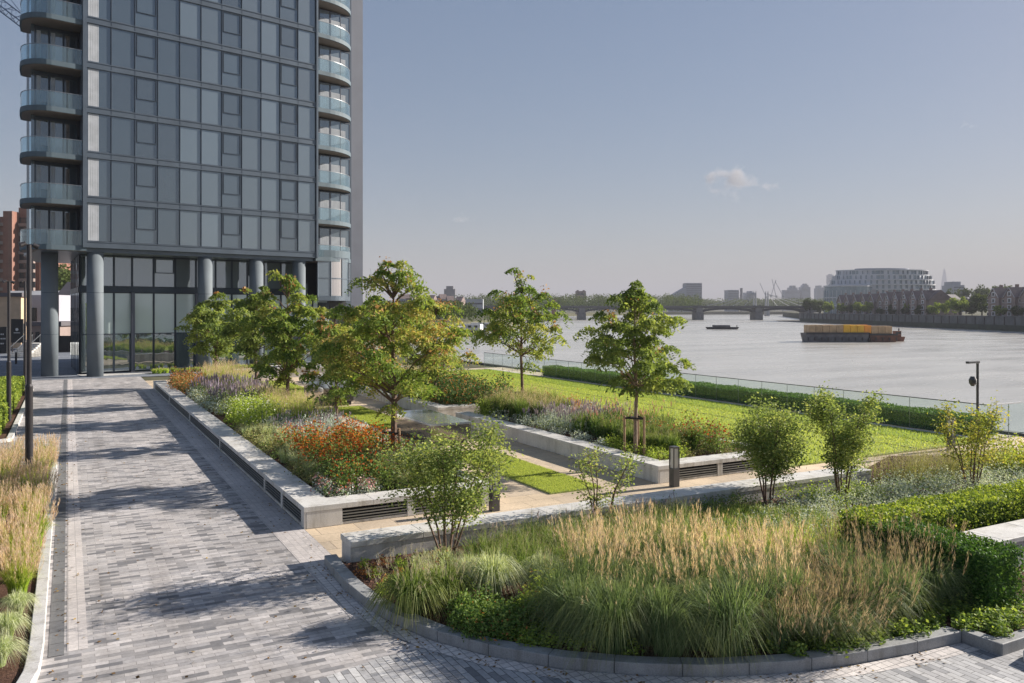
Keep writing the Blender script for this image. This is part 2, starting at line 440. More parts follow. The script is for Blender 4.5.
def tuft(q, c, n, h, r0, spread, width, mat=0, droop=.5, wind=(0,0), hj=.3, nseg=4):
    a = rng.uniform(0, 2*math.pi, n); rr = r0*np.sqrt(rng.random(n))
    B = np.stack([c[0]+rr*np.cos(a), c[1]+rr*np.sin(a), np.full(n, c[2])], 1)
    hh = h*(1-hj*rng.random(n)); sp = spread*rng.random(n)**.7
    a2 = a+rng.normal(0,.5,n)
    out = np.stack([np.cos(a2)*sp+wind[0]*hh, np.sin(a2)*sp+wind[1]*hh], 1)
    tips = blades(q, B, hh, out, width, mat, nseg, droop)
    return tips
def plumes(q, c, n, h, r0, spread, mat_stem, mat_pl, L=.28, wind=(0,0), fuzz=7, width=.007, leaf=.05):
    a = rng.uniform(0, 2*math.pi, n); rr = r0*np.sqrt(rng.random(n))
    B = np.stack([c[0]+rr*np.cos(a), c[1]+rr*np.sin(a), np.full(n, c[2])], 1)
    hh = h*(1-.28*rng.random(n)); sp = spread*rng.random(n)**.6
    out = np.stack([np.cos(a)*sp+wind[0]*hh, np.sin(a)*sp+wind[1]*hh], 1)
    tips = blades(q, B, hh, out, width, mat_stem, 3, .15)
    base = B.copy(); base[:,2] = B[:,2]
    d = unit(tips-B*.5-np.concatenate([tips[:,:2], B[:,2:3]],1)*.5)
    k = rng.uniform(0, 1, (n, fuzz))
    C = tips[:,None,:] - d[:,None,:]*(k*L)[:,:,None] + rng.normal(0, .012, (n,fuzz,3))
    C = C.reshape(-1,3); dd = np.repeat(d, fuzz, 0)+rng.normal(0,.16,(len(C),3)); dd = unit(dd)
    s = unit(np.cross(dd, rng.normal(size=dd.shape))); l = leaf*rng.uniform(.7,1.5,len(C))[:,None]
    V = np.stack([C-.5*l*dd, C+.034*l*s, C+.5*l*dd, C-.034*l*s], 1)
    q.add(V, rng.random(len(C)), np.full((len(C),4), 1.0), mat_pl)
    return tips
def dome(q, c, r, h, n, L, mat=0, wr=.5, flat=.2, lump=.25):
    d = unit(rng.normal(size=(n,3))); d[:,2] = np.abs(d[:,2])
    k = rng.random(n)**.3
    ph = rng.uniform(0,6.28,3)
    b = 1+lump*np.sin(d[:,0]*5+ph[0])*np.cos(d[:,1]*5+ph[1])
    C = np.array(c)+np.stack([d[:,0]*r*k*b, d[:,1]*r*k*b, d[:,2]*h*k*b], 1)
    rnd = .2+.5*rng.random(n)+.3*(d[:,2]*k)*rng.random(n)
    leaves(q, C, L, wr, mat, flat, rnd=rnd)
    return C
def flowers(q, c, r, h, n, size, mat, top=.75):
    a = rng.uniform(0,6.28,n); k = np.sqrt(rng.random(n))
    C = np.stack([c[0]+r*k*np.cos(a), c[1]+r*k*np.sin(a), c[2]+h*np.sqrt(np.maximum(0,1-k*k*.8))*(top+(1.15-top)*rng.random(n))], 1)
    leaves(q, C, size, .9, mat, .55)
def spikes(q, c, r, n, h, L, mat_stem, mat, width=.035):
    a = rng.uniform(0,6.28,n); k = np.sqrt(rng.random(n))
    B = np.stack([c[0]+r*k*np.cos(a), c[1]+r*k*np.sin(a), np.full(n, c[2])], 1)
    hh = h*rng.uniform(.7,1.05,n)
    o = rng.normal(0,.05,(n,2))*h
    blades(q, B, hh-L*.8, o, .012, mat_stem, 2, 0)
    top = B.copy(); top[:,:2] += o; top[:,2] += hh-L
    for _ in range(2): blades(q, top, np.full(n, L)*rng.uniform(.7,1.2,n), rng.normal(0,.02,(n,2)), width, mat, 2, 0)

def inpoly(p, poly):
    x, y = p; c = False; j = len(poly)-1
    for i in range(len(poly)):
        xi, yi = poly[i][:2]; xj, yj = poly[j][:2]
        if (yi > y) != (yj > y) and x < (xj-xi)*(y-yi)/(yj-yi)+xi: c = not c
        j = i
    return c
def grid_in(poly, sp, jit=.35):
    xs = [p[0] for p in poly]; ys = [p[1] for p in poly]
    pts = []
    y = min(ys); k = 0
    while y < max(ys):
        x = min(xs)+(sp/2 if k % 2 else 0)
        while x < max(xs):
            p = (x+rng.uniform(-jit,jit)*sp, y+rng.uniform(-jit,jit)*sp)
            if inpoly(p, poly): pts.append(p)
            x += sp
        y += sp*.87; k += 1
    return pts
def rect(x0,x1,y0,y1): return [(x0,y0),(x1,y0),(x1,y1),(x0,y1)]

# ------------------------------------------------------------------ object helpers
def tag(o, label=None, cat=None, group=None, kind=None):
    if label: o['label'] = label
    if cat: o['category'] = cat
    if group: o['group'] = group
    if kind: o['kind'] = kind
    return o
def thing(name, label, cat, loc=(0,0,0), rz=0.0, group=None):
    o = bpy.data.objects.new(name, None); COL.objects.link(o)
    o.empty_display_size = .2
    o.location = loc; o.rotation_euler = (0,0,rz)
    return tag(o, label, cat, group)
def dup(root, loc, rz=0.0, label=None, scale=None):
    r = root.copy(); COL.objects.link(r); r.location = loc; r.rotation_euler = (0,0,rz)
    if scale is not None: r.scale = scale if hasattr(scale,'__len__') else (scale,)*3
    if label: r['label'] = label
    for ch in list(root.children):
        c = ch.copy(); COL.objects.link(c); c.parent = r
        for g in list(ch.children):
            d = g.copy(); COL.objects.link(d); d.parent = c
    return r
def struct(o): o['kind'] = 'structure'; return o
def sheet(name, poly, z, mat, thick=.0):
    mb = MB(); n = len(poly)
    mb.v = [(p[0],p[1],z) for p in poly]; mb.face(tuple(range(n)))
    return struct(mb.build(name, mat))

# ================================================================== SETTING
w2 = lambda X, Y: W(X, Y)[:2]
north = [(33,-300),(33,110),(60,180),w2(-28,250),w2(5,500),w2(15,676),w2(28,700),w2(60,1000),w2(220,1290),w2(700,1500),w2(9000,2600),
         w2(9000,12000),w2(-9000,12000),w2(-9000,-300)]
south = [w2(203,-100),w2(203,330),w2(205,581),w2(246,660),w2(256,720),w2(330,1000),w2(560,1200),w2(9000,1900),w2(9000,-100)]
struct(MB().prism(north, -9, -.06).build('ground', 'land'))
struct(MB().prism(south, -9, 1.0).build('south_bank_ground', 'land'))
sheet('river_water', [(-9000,-9000),(9000,-9000),(9000,9000),(-9000,9000)], -4.0, 'river_water')
struct(MB().prism([w2(203,330),w2(196,420),w2(192,590),w2(206,640),w2(246,662),w2(206,581)], -5, -3.9).build('foreshore', 'foreshore'))

# paving, in layers
DRV = sheet('driveway', rect(-3.4,4.72,-6,66.5), 0.0, 'sett_paving')
sheet('far_pavement', rect(-60,26,66.5,140), -0.02, 'far_paving')
sheet('side_road', rect(-60,-3.4,-6,66.5), -0.024, 'far_paving')
sheet('garden_path', rect(4.72,33,15.2,62.5), -.004, 'sandstone_paving')
turned = [(2.3,-6),(16,-6),(16,7.3),(11.9,7.3),(11.6,7.6),(9.5,7.8),(7.5,8.6),(5.9,9.7),(4.95,11.2),(4.0,11.25),(2.9,10.95)]
sheet('driveway_turning_area', turned, .004, 'sett_paving_turned')
sheet('paving_border', rect(4.02,4.70,12.8,57), .004, 'pale_setts_border')
sheet('paving_border', rect(-.01,.26,13.6,66), .004, 'pale_setts_border')
sheet('paving_band', rect(.29,4.0,15.60,15.74), .004, 'pale_setts')
sheet('paving_border', rect(-3.2,-.72,27.5,28.0), .004, 'pale_setts')
kerbline = [(4.42,15.9),(4.36,15.2),(4.33,14.2),(4.38,13.2),(4.55,12.3),(4.85,11.4),(5.35,10.5),(6.0,9.7),(6.85,9.0),(7.7,8.48),(8.7,8.08),(9.7,7.84),(10.8,7.68),(11.78,7.60)]
def offs(line, d):
    out = []
    for i, p in enumerate(line):
        a = line[max(i-1,0)]; b = line[min(i+1,len(line)-1)]
        dx, dy = b[0]-a[0], b[1]-a[1]; l = math.hypot(dx, dy)
        out.append((p[0]-dy/l*d, p[1]+dx/l*d))
    return out
o1 = offs(kerbline, -.02); o2 = offs(kerbline, -.30)
mb = MB(); k = len(o1)
mb.v = [(x,y,.008) for x,y in o1+o2]
for i in range(k-1): mb.face((i, i+k, i+k+1, i+1))
struct(mb.build('paving_border', 'pale_setts'))

# drainage channel with slotted grate
mb = MB(); mb.box(-.25,-.05,13.5,66,-.02,.006)
dr = tag(mb.build('drain_channel', 'drain_metal'), 'long dark metal slot drain beside the left kerb of the driveway', 'drain')

# ---------------------------------------------------------------- kerbs
def kerb(name, line, wid, z, mat, label, joint=1.0):
    """a kerb of separate stones under one thing, outer face along line, body to its left"""
    root = thing(name, label, 'kerb', (line[0][0], line[0][1], 0))
    # resample
    seg = [0]
    for a, b in zip(line, line[1:]): seg.append(seg[-1]+math.dist(a[:2], b[:2]))
    L = seg[-1]; nst = max(1, round(L/joint))
    def pt(s):
        s = min(max(s,0),L)
        for i in range(len(seg)-1):
            if s <= seg[i+1] or i == len(seg)-2:
                t = (s-seg[i])/(seg[i+1]-seg[i]); return (line[i][0]+(line[i+1][0]-line[i][0])*t, line[i][1]+(line[i+1][1]-line[i][1])*t)
    for k in range(nst):
        ss = [k*L/nst+.003 + (L/nst-.006)*j/4 for j in range(5)]
        pa = [pt(s) for s in ss]
        d = []
        for j, s in enumerate(ss):
            a = pt(s-.12); b = pt(s+.12); dx, dy = b[0]-a[0], b[1]-a[1]; l = math.hypot(dx,dy)+1e-9
            d.append((pa[j][0]-dy/l*wid, pa[j][1]+dx/l*wid))
        mb = MB().strip(pa, d, -.02, z)
        mb.build('kerb_stone', mat, root, bevel=.012, offset=(line[0][0], line[0][1], 0))
    return root
kerb('kerb', kerbline, .24, .17, 'granite_dark', 'curved grey granite kerb round the front planting bed', .95)
kerb('kerb', [(11.80,7.66),(11.82,7.03)], .2, .17, 'granite_dark', 'short grey kerb return at the corner before the box hedge', .5)
kerb('kerb', [(11.83,7.02),(16.5,7.02)], .2, .172, 'granite_dark', 'straight grey kerb at the right edge of the picture below the box hedge', 1.0)
kerb('kerb', [(12.12,6.2),(12.05,6.62),(16.0,6.66)], .22, .16, 'granite', 'low granite kerb in the bottom right corner of the picture', .9)
def lk(i): return i
leftk = [(-1.5,10.4),(-1.05,11.0),(-.75,11.8),(-.62,12.7),(-.6,13.6)]
leftk = leftk[::-1]
kerb('kerb', [(-.31,30.2),(-.31,13.9),(-.34,12.9),(-.5,12.0),(-.8,11.2),(-1.25,10.5),(-2.2,9.7)][::-1], .19, .12, 'granite', 'pale kerb around the left bed of straw coloured grasses', 1.0)
kerb('kerb', [(-9,36.0),(-2.1,36.0),(-1.85,36.3),(-1.85,58)], .2, .12, 'granite_pale', 'pale kerb in front of the clipped hedge on the left', 1.0)

# ---------------------------------------------------------------- soil beds
bed_inner = offs(kerbline, .2)
bed = [(x,y) for x,y in bed_inner] + [(11.9,7.2),(26,7.2),(30,15.0),(24,18),(19.9,16.2),(19.9,15.35),(4.7,15.35)]
sheet('soil_front_bed', bed, .12, 'mulch')
sheet('soil_left_bed', [(-.49,30.1),(-9,30.1),(-9,9.8),(-2.2,9.95),(-1.35,10.7),(-.93,11.4),(-.66,12.1),(-.52,13.0)], .08, 'mulch')
sheet('soil_hedge_bed', rect(-9,-2.05,36.2,58), .08, 'mulch')
sheet('mulch_patch', [(11.5,15.35),(15.6,15.35),(15.2,13.6),(12.4,13.9)], .128, 'mulch_pale')

# ---------------------------------------------------------------- stone planters
def planter(label, x0, x1, y0, y1, side_l, front_l, H=.5, cap=.75, soil=.40):
    root = thing('stone_planter', label, 'planter', (x0, y0, 0))
    off = (x0, y0, 0)
    # core walls (behind the louvre openings), plinth
    mb = MB(); t = .26
    mb.box(x0+.02,x0+t,y0+t,y1-t,0,.36); mb.box(x1-t,x1-.02,y0+t,y1-t,0,.36)
    mb.box(x0+.02,x1-.02,y0+.02,y0+t-.002,0,.36); mb.box(x0+.02,x1-.02,y1-t+.002,y1-.02,0,.36)
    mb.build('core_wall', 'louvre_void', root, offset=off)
    # facing stones
    def face_run(a0, a1, spans, horizontal):
        st = MB(); lo = MB(); vo = MB()
        cur = a0
        def put(m, s, e, z0, z1, d0, d1):
            if horizontal: m.box(s, e, y0+d0, y0+d1, z0, z1)
            else: m.box(x0+d0, x0+d1, s, e, z0, z1)
        for s, e in spans+[(a1, a1)]:
            p = cur
            while p < s-.01:
                q2 = min(p+1.2, s)
                if s-q2 < .25: q2 = s
                put(st, p+.003, q2-.003, 0, .375, -.03, .02); p = q2
            if e > s:
                put(st, s, e, 0, .06, -.012, .02)
                zc = .085
                while zc < .35: put(lo, s+.01, e-.01, zc, zc+.028, -.026, .0); zc += .068
                n = max(1, round((e-s)/2.0))
            cur = e
        if st.f: st.build('facing_stone', 'granite_pale', root, offset=off, bevel=.006)
        if lo.f: lo.build('louvre_panel', 'louvre_metal', root, offset=off)
    face_run(y0-.03, y1, side_l, False)
    face_run(x0+.02, x1, front_l, True)
    fs = MB(); fs.box(x1-.018, x1+.03, y0+.02, y1, 0, .375); fs.box(x0+.02, x1-.02, y1-.018, y1+.03, 0, .375)
    fs.build('facing_stone', 'granite_pale', root, offset=off)
    # cap slabs
    zc0, zc1 = .378, H
    def slab(a, b, c, d):
        MB().box(a, b, c, d, zc0, zc1).build('cap_slab', 'granite_pale', root, offset=off, bevel=.008)
    y = y0-.04; step = (y1-y0-cap)/max(1, round((y1-y0-cap)/1.45))
    x = x0-.04; nx = max(1, round((x1-x0+.08)/1.5)); sx = (x1-x0+.08)/nx
    for i in range(nx): slab(x+i*sx+.002, x+(i+1)*sx-.002, y0-.04, y0+cap-.04)
    yy = y0+cap-.04; ny = max(1, round((y1-yy)/1.5)); sy = (y1-yy)/ny
    for i in range(ny):
        slab(x0-.04, x0+cap*.95-.04, yy+i*sy+.002, yy+(i+1)*sy-.002)
        slab(x1-.35, x1+.04, yy+i*sy+.002, yy+(i+1)*sy-.002)
    s = MB().box(x0+.27, x1-.27, y0+.27, y1-.27, .1, soil).build('soil', 'mulch', root, offset=off)
    return root
planter('long granite planter beside the driveway with trees and orange flowers', 4.74, 9.6, 18.63, 56.0,
        [(18.9,20.75),(20.95,22.8),(23.0,30.3),(30.5,38.5),(38.7,46.7),(46.9,55.0)], [(5.6,7.2),(7.4,9.2)])
planter('granite planter in front of the riverside lawn, with one staked tree', 14.89, 20.0, 18.68, 32.6, [], [(15.5,17.1),(17.3,18.9)], cap=.7)
planter('further granite planter behind the polished block, holding dark shrubs', 14.89, 20.0, 34.6, 57.0, [], [], cap=.7)
# long bench wall of granite
root = thing('granite_bench', 'long pale granite bench wall behind the front planting bed', 'bench', (4.8,15.4,0))
MB().box(4.86,19.74,15.46,16.04,-.02,.38).build('bench_body', 'granite', root, offset=(4.8,15.4,0))
n = 10
for i in range(n):
    a = 4.8+i*15/n
    MB().box(a+.003,a+15/n-.003,15.4,16.1,.383,.5).build('seat_slab', 'granite_pale', root, offset=(4.8,15.4,0), bevel=.01)
    MB().box(a+.003+(.0 if i else .0),a+15/n-.003,15.415,15.455,-.02,.379).build('facing_stone', 'granite', root, offset=(4.8,15.4,0))
MB().box(4.815,4.857,15.46,16.04,-.02,.379).build('facing_stone', 'granite', root, offset=(4.8,15.4,0))
# stone capped wall between hedges (right edge)
root = thing('granite_wall', 'short pale stone capped wall inside the box hedges at the right edge', 'wall', (14.0,9.0,0))
MB().box(14.05,19,9.05,9.7,0,.62).build('wall_body', 'granite', root, offset=(14,9,0))
for i in range(4): MB().box(14+i*1.25+.003,15.25+i*1.25-.003,9,9.75,.623,.72).build('cap_slab', 'granite_pale', root, offset=(14,9,0), bevel=.01)
# low wall across the courtyard's far end
root = thing('granite_wall', 'low pale wall across the far end of the courtyard near the tower', 'wall', (10.2,60.5,0))
MB().box(10.2,19,60.5,60.9,-.05,.62).build('wall_body', 'granite_pale', root, offset=(10.2,60.5,0))
for i in range(5): MB().box(10.15+i*1.78+.003,10.15+(i+1)*1.78-.003,60.45,60.95,.623,.72).build('cap_slab', 'granite_pale', root, offset=(10.2,60.5,0))

# ---------------------------------------------------------------- lawns
def lawn(poly, z, blades_n=0, h=.05, bw=.012):
    o = MB().prism(poly, -.03, z).build('lawn_ground', 'lawn'); struct(o)
    if blades_n:
        q = Q(); xs = [p[0] for p in poly]; ys = [p[1] for p in poly]
        P = np.stack([rng.uniform(min(xs),max(xs),blades_n), rng.uniform(min(ys),max(ys),blades_n), np.full(blades_n, z-.005)], 1)
        blades(q, P, rng.uniform(.5,1.2,blades_n)*h, rng.normal(0,.4,(blades_n,2))*h, bw, 0, 1, 0)
        return q.build('lawn_grass', ['grass_blade'])
    return None
def st(o, label, cat='planting'): return tag(o, label, cat, kind='stuff')
st(lawn(rect(11.45,13.1,18.95,26.0), .035, 60000, .04), 'short mown grass of the small lawn strip nearest the bench wall', 'grass')
st(lawn(rect(11.45,13.1,32.5,40.5), .03, 22000, .06, .025), 'short mown grass of the second lawn strip behind the polished block', 'grass')
st(lawn(rect(11.45,13.1,46.8,57.5), .03, 15000, .07, .03), 'short mown grass of the farthest courtyard lawn strip by the low wall', 'grass')
st(lawn(rect(20.05,30.35,18.6,60), .05, 150000, .07, .035), 'wide mown riverside lawn behind the glass balustrade', 'grass')
MB().box(26.4,26.46,18.7,60,.04,.075).build('lawn_edging', 'drain_metal')
bpy.data.objects['lawn_edging'].update_tag(); tag(bpy.data.objects['lawn_edging'], 'thin dark edging strip running through the riverside lawn', 'edging')
kerb('kerb', [(30.72,61),(30.72,19.0)][::-1], .34, .06, 'granite_pale', 'pale stone edging between the riverside lawn and the glass balustrade', 1.5)

# ---------------------------------------------------------------- polished blocks
def block(x0, x1, y0, y1, z, label):
    root = thing('polished_block', label, 'block', ((x0+x1)/2, (y0+y1)/2, 0)); off = root.location
    off = ((x0+x1)/2, (y0+y1)/2, 0)
    MB().box(x0+.12,x1-.12,y0+.12,y1-.12,-.01,.2).build('recessed_base', 'black_base', root, offset=off)
    MB().box(x0+.03,x1-.03,y0+.03,y1-.03,.2,z-.08).build('side_cladding', ['polished_side'], root, offset=off)
    MB().box(x0,x1,y0,y1,z-.077,z).build('top_slab', 'polished_top', root, offset=off, bevel=.005)
block(11.5,13.15,27.4,31.6,.84, 'long polished metal topped block between the small lawn and the far lawn')
block(11.5,13.15,41.6,45.6,.95, 'distant dark polished block behind the second lawn strip, under the trees')

# ---------------------------------------------------------------- bollards
def bollard(loc, label):
    root = thing('bollard_light', label, 'bollard', loc, 0, 'square bollard lights along the garden path')
    w = .105
    MB().box(-w,w,-w,w,0,.52).build('base', 'bollard_metal', root, bevel=.006)
    fr = MB()
    for sx in (-1,1):
        for sy in (-1,1): fr.box(sx*w-(.028 if sx>0 else 0), sx*w+(.028 if sx<0 else 0), sy*w-(.028 if sy>0 else 0), sy*w+(.028 if sy<0 else 0), .521, 1.08)
    fr.build('corner_post', 'bollard_metal', root)
    MB().box(-w,w,-w,w,1.081,1.13).build('cap', 'bollard_metal', root, bevel=.004)
    MB().box(-w+.03,w-.03,-w+.03,w-.03,.522,1.079).build('lens', 'bollard_lens', root)
    return root
b0 = bollard((15.03,18.15,0), 'square bollard light standing in front of the louvred planter corner')
dup(b0, (9.3,18.1,0), 0, 'square bollard light partly hidden by the leafy multi-stemmed shrub')
b2 = dup(b0, (27.6,18.2,0), 0, 'square dark bollard light at the corner of the riverside lawn')
b2.name = 'bollard_light'

# ---------------------------------------------------------------- lamp posts
def lamp(loc, rz, label, h=6.75):
    root = thing('lamp_post', label, 'lamp post', loc, rz, 'slim dark lamp posts beside the driveway')
    MB().tube([(0,0,0),(0,0,.02)], .16, 16).build('base_plate', 'lamp_paint', root)
    MB().tube([(0,0,.02),(0,0,2.9),(0,0,2.96)], [.095,.095,.065], 16).build('lower_pole', 'lamp_paint', root, smooth=False)
    MB().tube([(0,0,2.96),(0,0,h)], .062, 14).build('upper_pole', 'lamp_paint', root)
    for s, z in ((1, h-.05), (-1, h-.02)):
        hd = MB(); hd.tube([(0,0,z),(.1*s,0,z+.03)], .025, 8); hd.tube([(.09*s,0,z+.05),(.22*s,0,z-.01)], [.055,.075], 14)
        hd.build('spot_head', 'lamp_paint', root)
    return root
l0 = lamp((-.93,25.84,0), R(20), 'tall dark lamp post nearest the camera, rising from the straw coloured grasses')
dup(l0, (-2.28,42.1,0), R(20), 'middle dark lamp post standing in the clipped hedge at the left edge', (1,1,.92))
dup(l0, (-2.39,60.3,0), R(20), 'farthest slim lamp post standing just left of the first round column', (1,1,1.0))

# CCTV pole at the river corner
root = thing('camera_pole', 'slim grey pole with a small dome camera and lamp head by the river corner', 'pole', (28.35,17.7,0))
MB().tube([(0,0,0),(0,0,3.15)], .045, 12).build('pole', 'bollard_metal', root)
MB().box(-.6,.05,-.06,.06,3.08,3.16).build('lamp_arm', 'bollard_metal', root, bevel=.01)
mb = MB(); mb.tube([(0,0,2.55),(-.28,0,2.55)], .025, 8); mb.tube([(-.28,0,2.62),(-.28,0,2.5),(-.28,0,2.38),(-.28,0,2.28)], [.07,.13,.12,.05], 12)
mb.build('dome_camera', 'bollard_metal', root)

# ---------------------------------------------------------------- glass balustrade
root = thing('glass_balustrade', 'long frameless glass balustrade with thin dark rail along the river edge of the lawn', 'balustrade', (30.9,18.9,0))
off = (30.9,18.9,0)
ys = [18.9+1.66*i for i in range(27)]
for a, b in zip(ys, ys[1:]):
    MB().box(30.90,30.915,a+.012,b-.012,.06,1.31).build('glass_panel', 'fence_glass', root, offset=off)
mb = MB()
for y in ys: mb.box(30.915,30.935,y-.008,y+.008,.0,1.30)
mb.build('glazing_post', 'steel_rail', root, offset=off)
MB().box(30.885,30.93,18.9,ys[-1],1.312,1.345).build('handrail', 'bollard_metal', root, offset=off)
root = thing('glass_balustrade', 'short glass balustrade with white rail turning off at the river corner on the right', 'balustrade', (31,18.85,0))
off = (31,18.85,0)
for i in range(5):
    MB().box(31+i*1.2+.01,32.2+i*1.2-.01,18.84,18.855,.06,1.3).build('glass_panel', 'fence_glass', root, offset=off)
    MB().box(30.99+i*1.2,31.01+i*1.2,18.86,18.88,0,1.3).build('glazing_post', 'steel_rail', root, offset=off)
MB().box(31,33.0,18.82,18.88,1.302,1.35).build('handrail', 'white_rail', root, offset=off)
MB().prism([(33,-300),(33.4,-300),(33.4,110),(33,110)], -9, .1).build('river_wall', 'embankment_stone')
tag(bpy.data.objects['river_wall'], 'stone river wall below the glass balustrade', 'wall')

# ================================================================== TOWER
FA = math.atan2(.218, .976)
tower = thing('apartment_tower', 'tall blue grey glass apartment tower on round columns with curved balconies', 'tower', (1.2, 67.7, 0), FA)
ZF, FH, NF, NB, FW = 9.56, 3.3, 8, 11, 18.4
BW = FW/NB
T = tower
# core volumes
MB().box(.02,18.38,.14,20,ZF-.02,44).box(18.39,23.6,3.2,19.9,5.9,44.01).build('body', 'tower_metal_dark', T)
MB().prism([(-3.1,2.14),(.0,2.14),(.0,19),(-.9,16),(-2.2,9)],ZF-.02,44).build('side_body', 'tower_metal_dark', T)
MB().box(24.3,25.9,4.6,18,-.05,45).build('end_wall', 'tower_metal_light', T)
MB().box(23.62,24.28,4.0,18,-.05,44.5).build('corner_glazing', 'pane_dark', T)
# facade windows
def bars(x0,x1,z0,z1,w,d0,d1,mb=None):
    mb = mb or MB()
    mb.box(x0,x0+w,d0,d1,z0,z1); mb.box(x1-w,x1,d0,d1,z0,z1)
    mb.box(x0+w,x1-w,d0,d1,z0,z0+w); mb.box(x0+w,x1-w,d0,d1,z1-w,z1); return mb
wz0, wz1 = .44, FH-.06
def window_proto(kind):
    f = bars(.012, BW-.012, wz0, wz1, .035, -.03, .05).build('window', 'tower_metal', None)
    pm = {'dark':'pane_dark','blind':'pane_blind','curtain':'pane_dark','vent':'pane_dark'}[kind]
    p = MB().box(.047, BW-.047, .015, .03, wz0+.035, wz1-.035).build('pane', pm, f)
    if kind == 'vent':
        bars(.11, BW-.11, wz0+1.08, wz1-.06, .055, -.05, .012).build('casement', 'tower_metal_dark', f)
    if kind == 'curtain':
        mb = MB(); x = .10
        k = 0
        while x < .78:
            mb.box(x, x+.075, .000+.006*(k%2), .012, wz0+.04, wz1-.04); x += .08; k += 1
        mb.build('curtain', 'curtain', f)
    return f
protos = {k: window_proto(k) for k in ('dark','blind','curtain','vent')}
used = set()
def put_window(kind, x, z, pane=None):
    p = protos[kind]
    if kind not in used: o = p; used.add(kind)
    else:
        o = p.copy(); COL.objects.link(o)
        for g in p.children:
            c = g.copy(); COL.objects.link(c); c.parent = o
    o.parent = T; o.location = (x, 0, z)
    return o
for k in range(NF):
    for b in range(NB):
        kind = 'curtain' if b == 0 else 'vent' if b in (2,6,9) else 'blind' if (b in (4,5,7,8,10) and random.random() < .85) else 'dark'
        put_window(kind, b*BW, ZF+k*FH)
for k in range(NF+1):
    z = ZF+k*FH
    MB().box(-.02,FW+.02,-.10,.12,z-.05,z+.02).box(-.02,FW+.02,-.06,.12,z+.021,z+.36).box(-.02,FW+.02,-.10,.12,z+.361,z+.42).build('spandrel_band', 'tower_metal', T)
for x0, x1 in ((-.28,-.02),(FW+.02,FW+.2)):
    MB().box(x0,x1,-.16,.5,ZF-.05,44).build('corner_fin', 'tower_metal', T)
for b in range(1,NB): MB().box(b*BW-.012,b*BW+.012,-.075,.0,ZF+.42,ZF+NF*FH-.05).build('mullion', 'tower_metal_dark', T)
MB().prism([(-3.0,.8),(-2.6,.3),(18.35,.3),(18.35,19),(.2,18),(-2.4,9)],ZF-.35,ZF-.06).build('soffit', 'tower_metal', T)
# columns
for lx, ly in ((.76,.75),(8.96,.75),(13.3,.75),(17.2,.75),(-1.75,3.2),(20.9,3.4)):
    top = ZF-.36 if lx < 20 else 5.6
    c = MB().tube([(lx,ly,-.1),(lx,ly,top)], .57, 40, cap=True).build('column', 'column_metal', T, smooth=False)
    for pl in c.data.polygons: pl.use_smooth = len(pl.vertices) == 4
    for z in (3.1, 6.2):
        if z < top: MB().tube([(lx,ly,z),(lx,ly,z+.025)], .574, 40).build('joint_ring', 'tower_metal_dark', c)
# balconies
def left_path(inset=0.0):
    pts = [(0,-.02+inset)]
    pts += [(-x,-.02+inset) for x in (.8,1.6,2.3)]
    for i in range(1,9):
        a = math.pi/2*i/8; pts.append((-2.3-(1.6-inset)*math.sin(a), 1.9-(1.92-inset)*math.cos(a)))
    pts += [(-3.75+inset,3.0),(-3.4+inset,4.6)]
    return pts
def right_path(inset=0.0):
    pts = [(FW+.02,-.02+inset)]
    for i in range(0,13):
        a = math.pi/2*i/12; pts.append((FW+1.0+(4.0-inset)*math.sin(a), 3.3-(3.25-inset)*math.cos(a)))
    pts.append((FW+5.0-inset,4.5))
    return pts
def glass_run(path, z0, z1, par, n_per, mat='balcony_glass'):
    seg = [0]
    for a, b in zip(path, path[1:]): seg.append(seg[-1]+math.dist(a,b))
    def pt(s):
        for i in range(len(seg)-1):
            if s <= seg[i+1]+1e-6:
                t = (s-seg[i])/(seg[i+1]-seg[i]+1e-9); return (path[i][0]+(path[i+1][0]-path[i][0])*t, path[i][1]+(path[i+1][1]-path[i][1])*t)
        return path[-1]
    L = seg[-1]; n = max(1, round(L/n_per))
    mb = MB()
    for k in range(n):
        ss = [k*L/n+.02+(L/n-.04)*j/4 for j in range(5)]
        P = [pt(s) for s in ss]
        mb.strip(P, offs(P, .018), z0, z1)
    g = mb.build('glass_panel', mat, par)
    pp = [pt(L*j/40) for j in range(41)]
    MB().strip(offs(pp,-.012), offs(pp,.035), z1+.001, z1+.045).build('handrail', 'steel_rail', par)
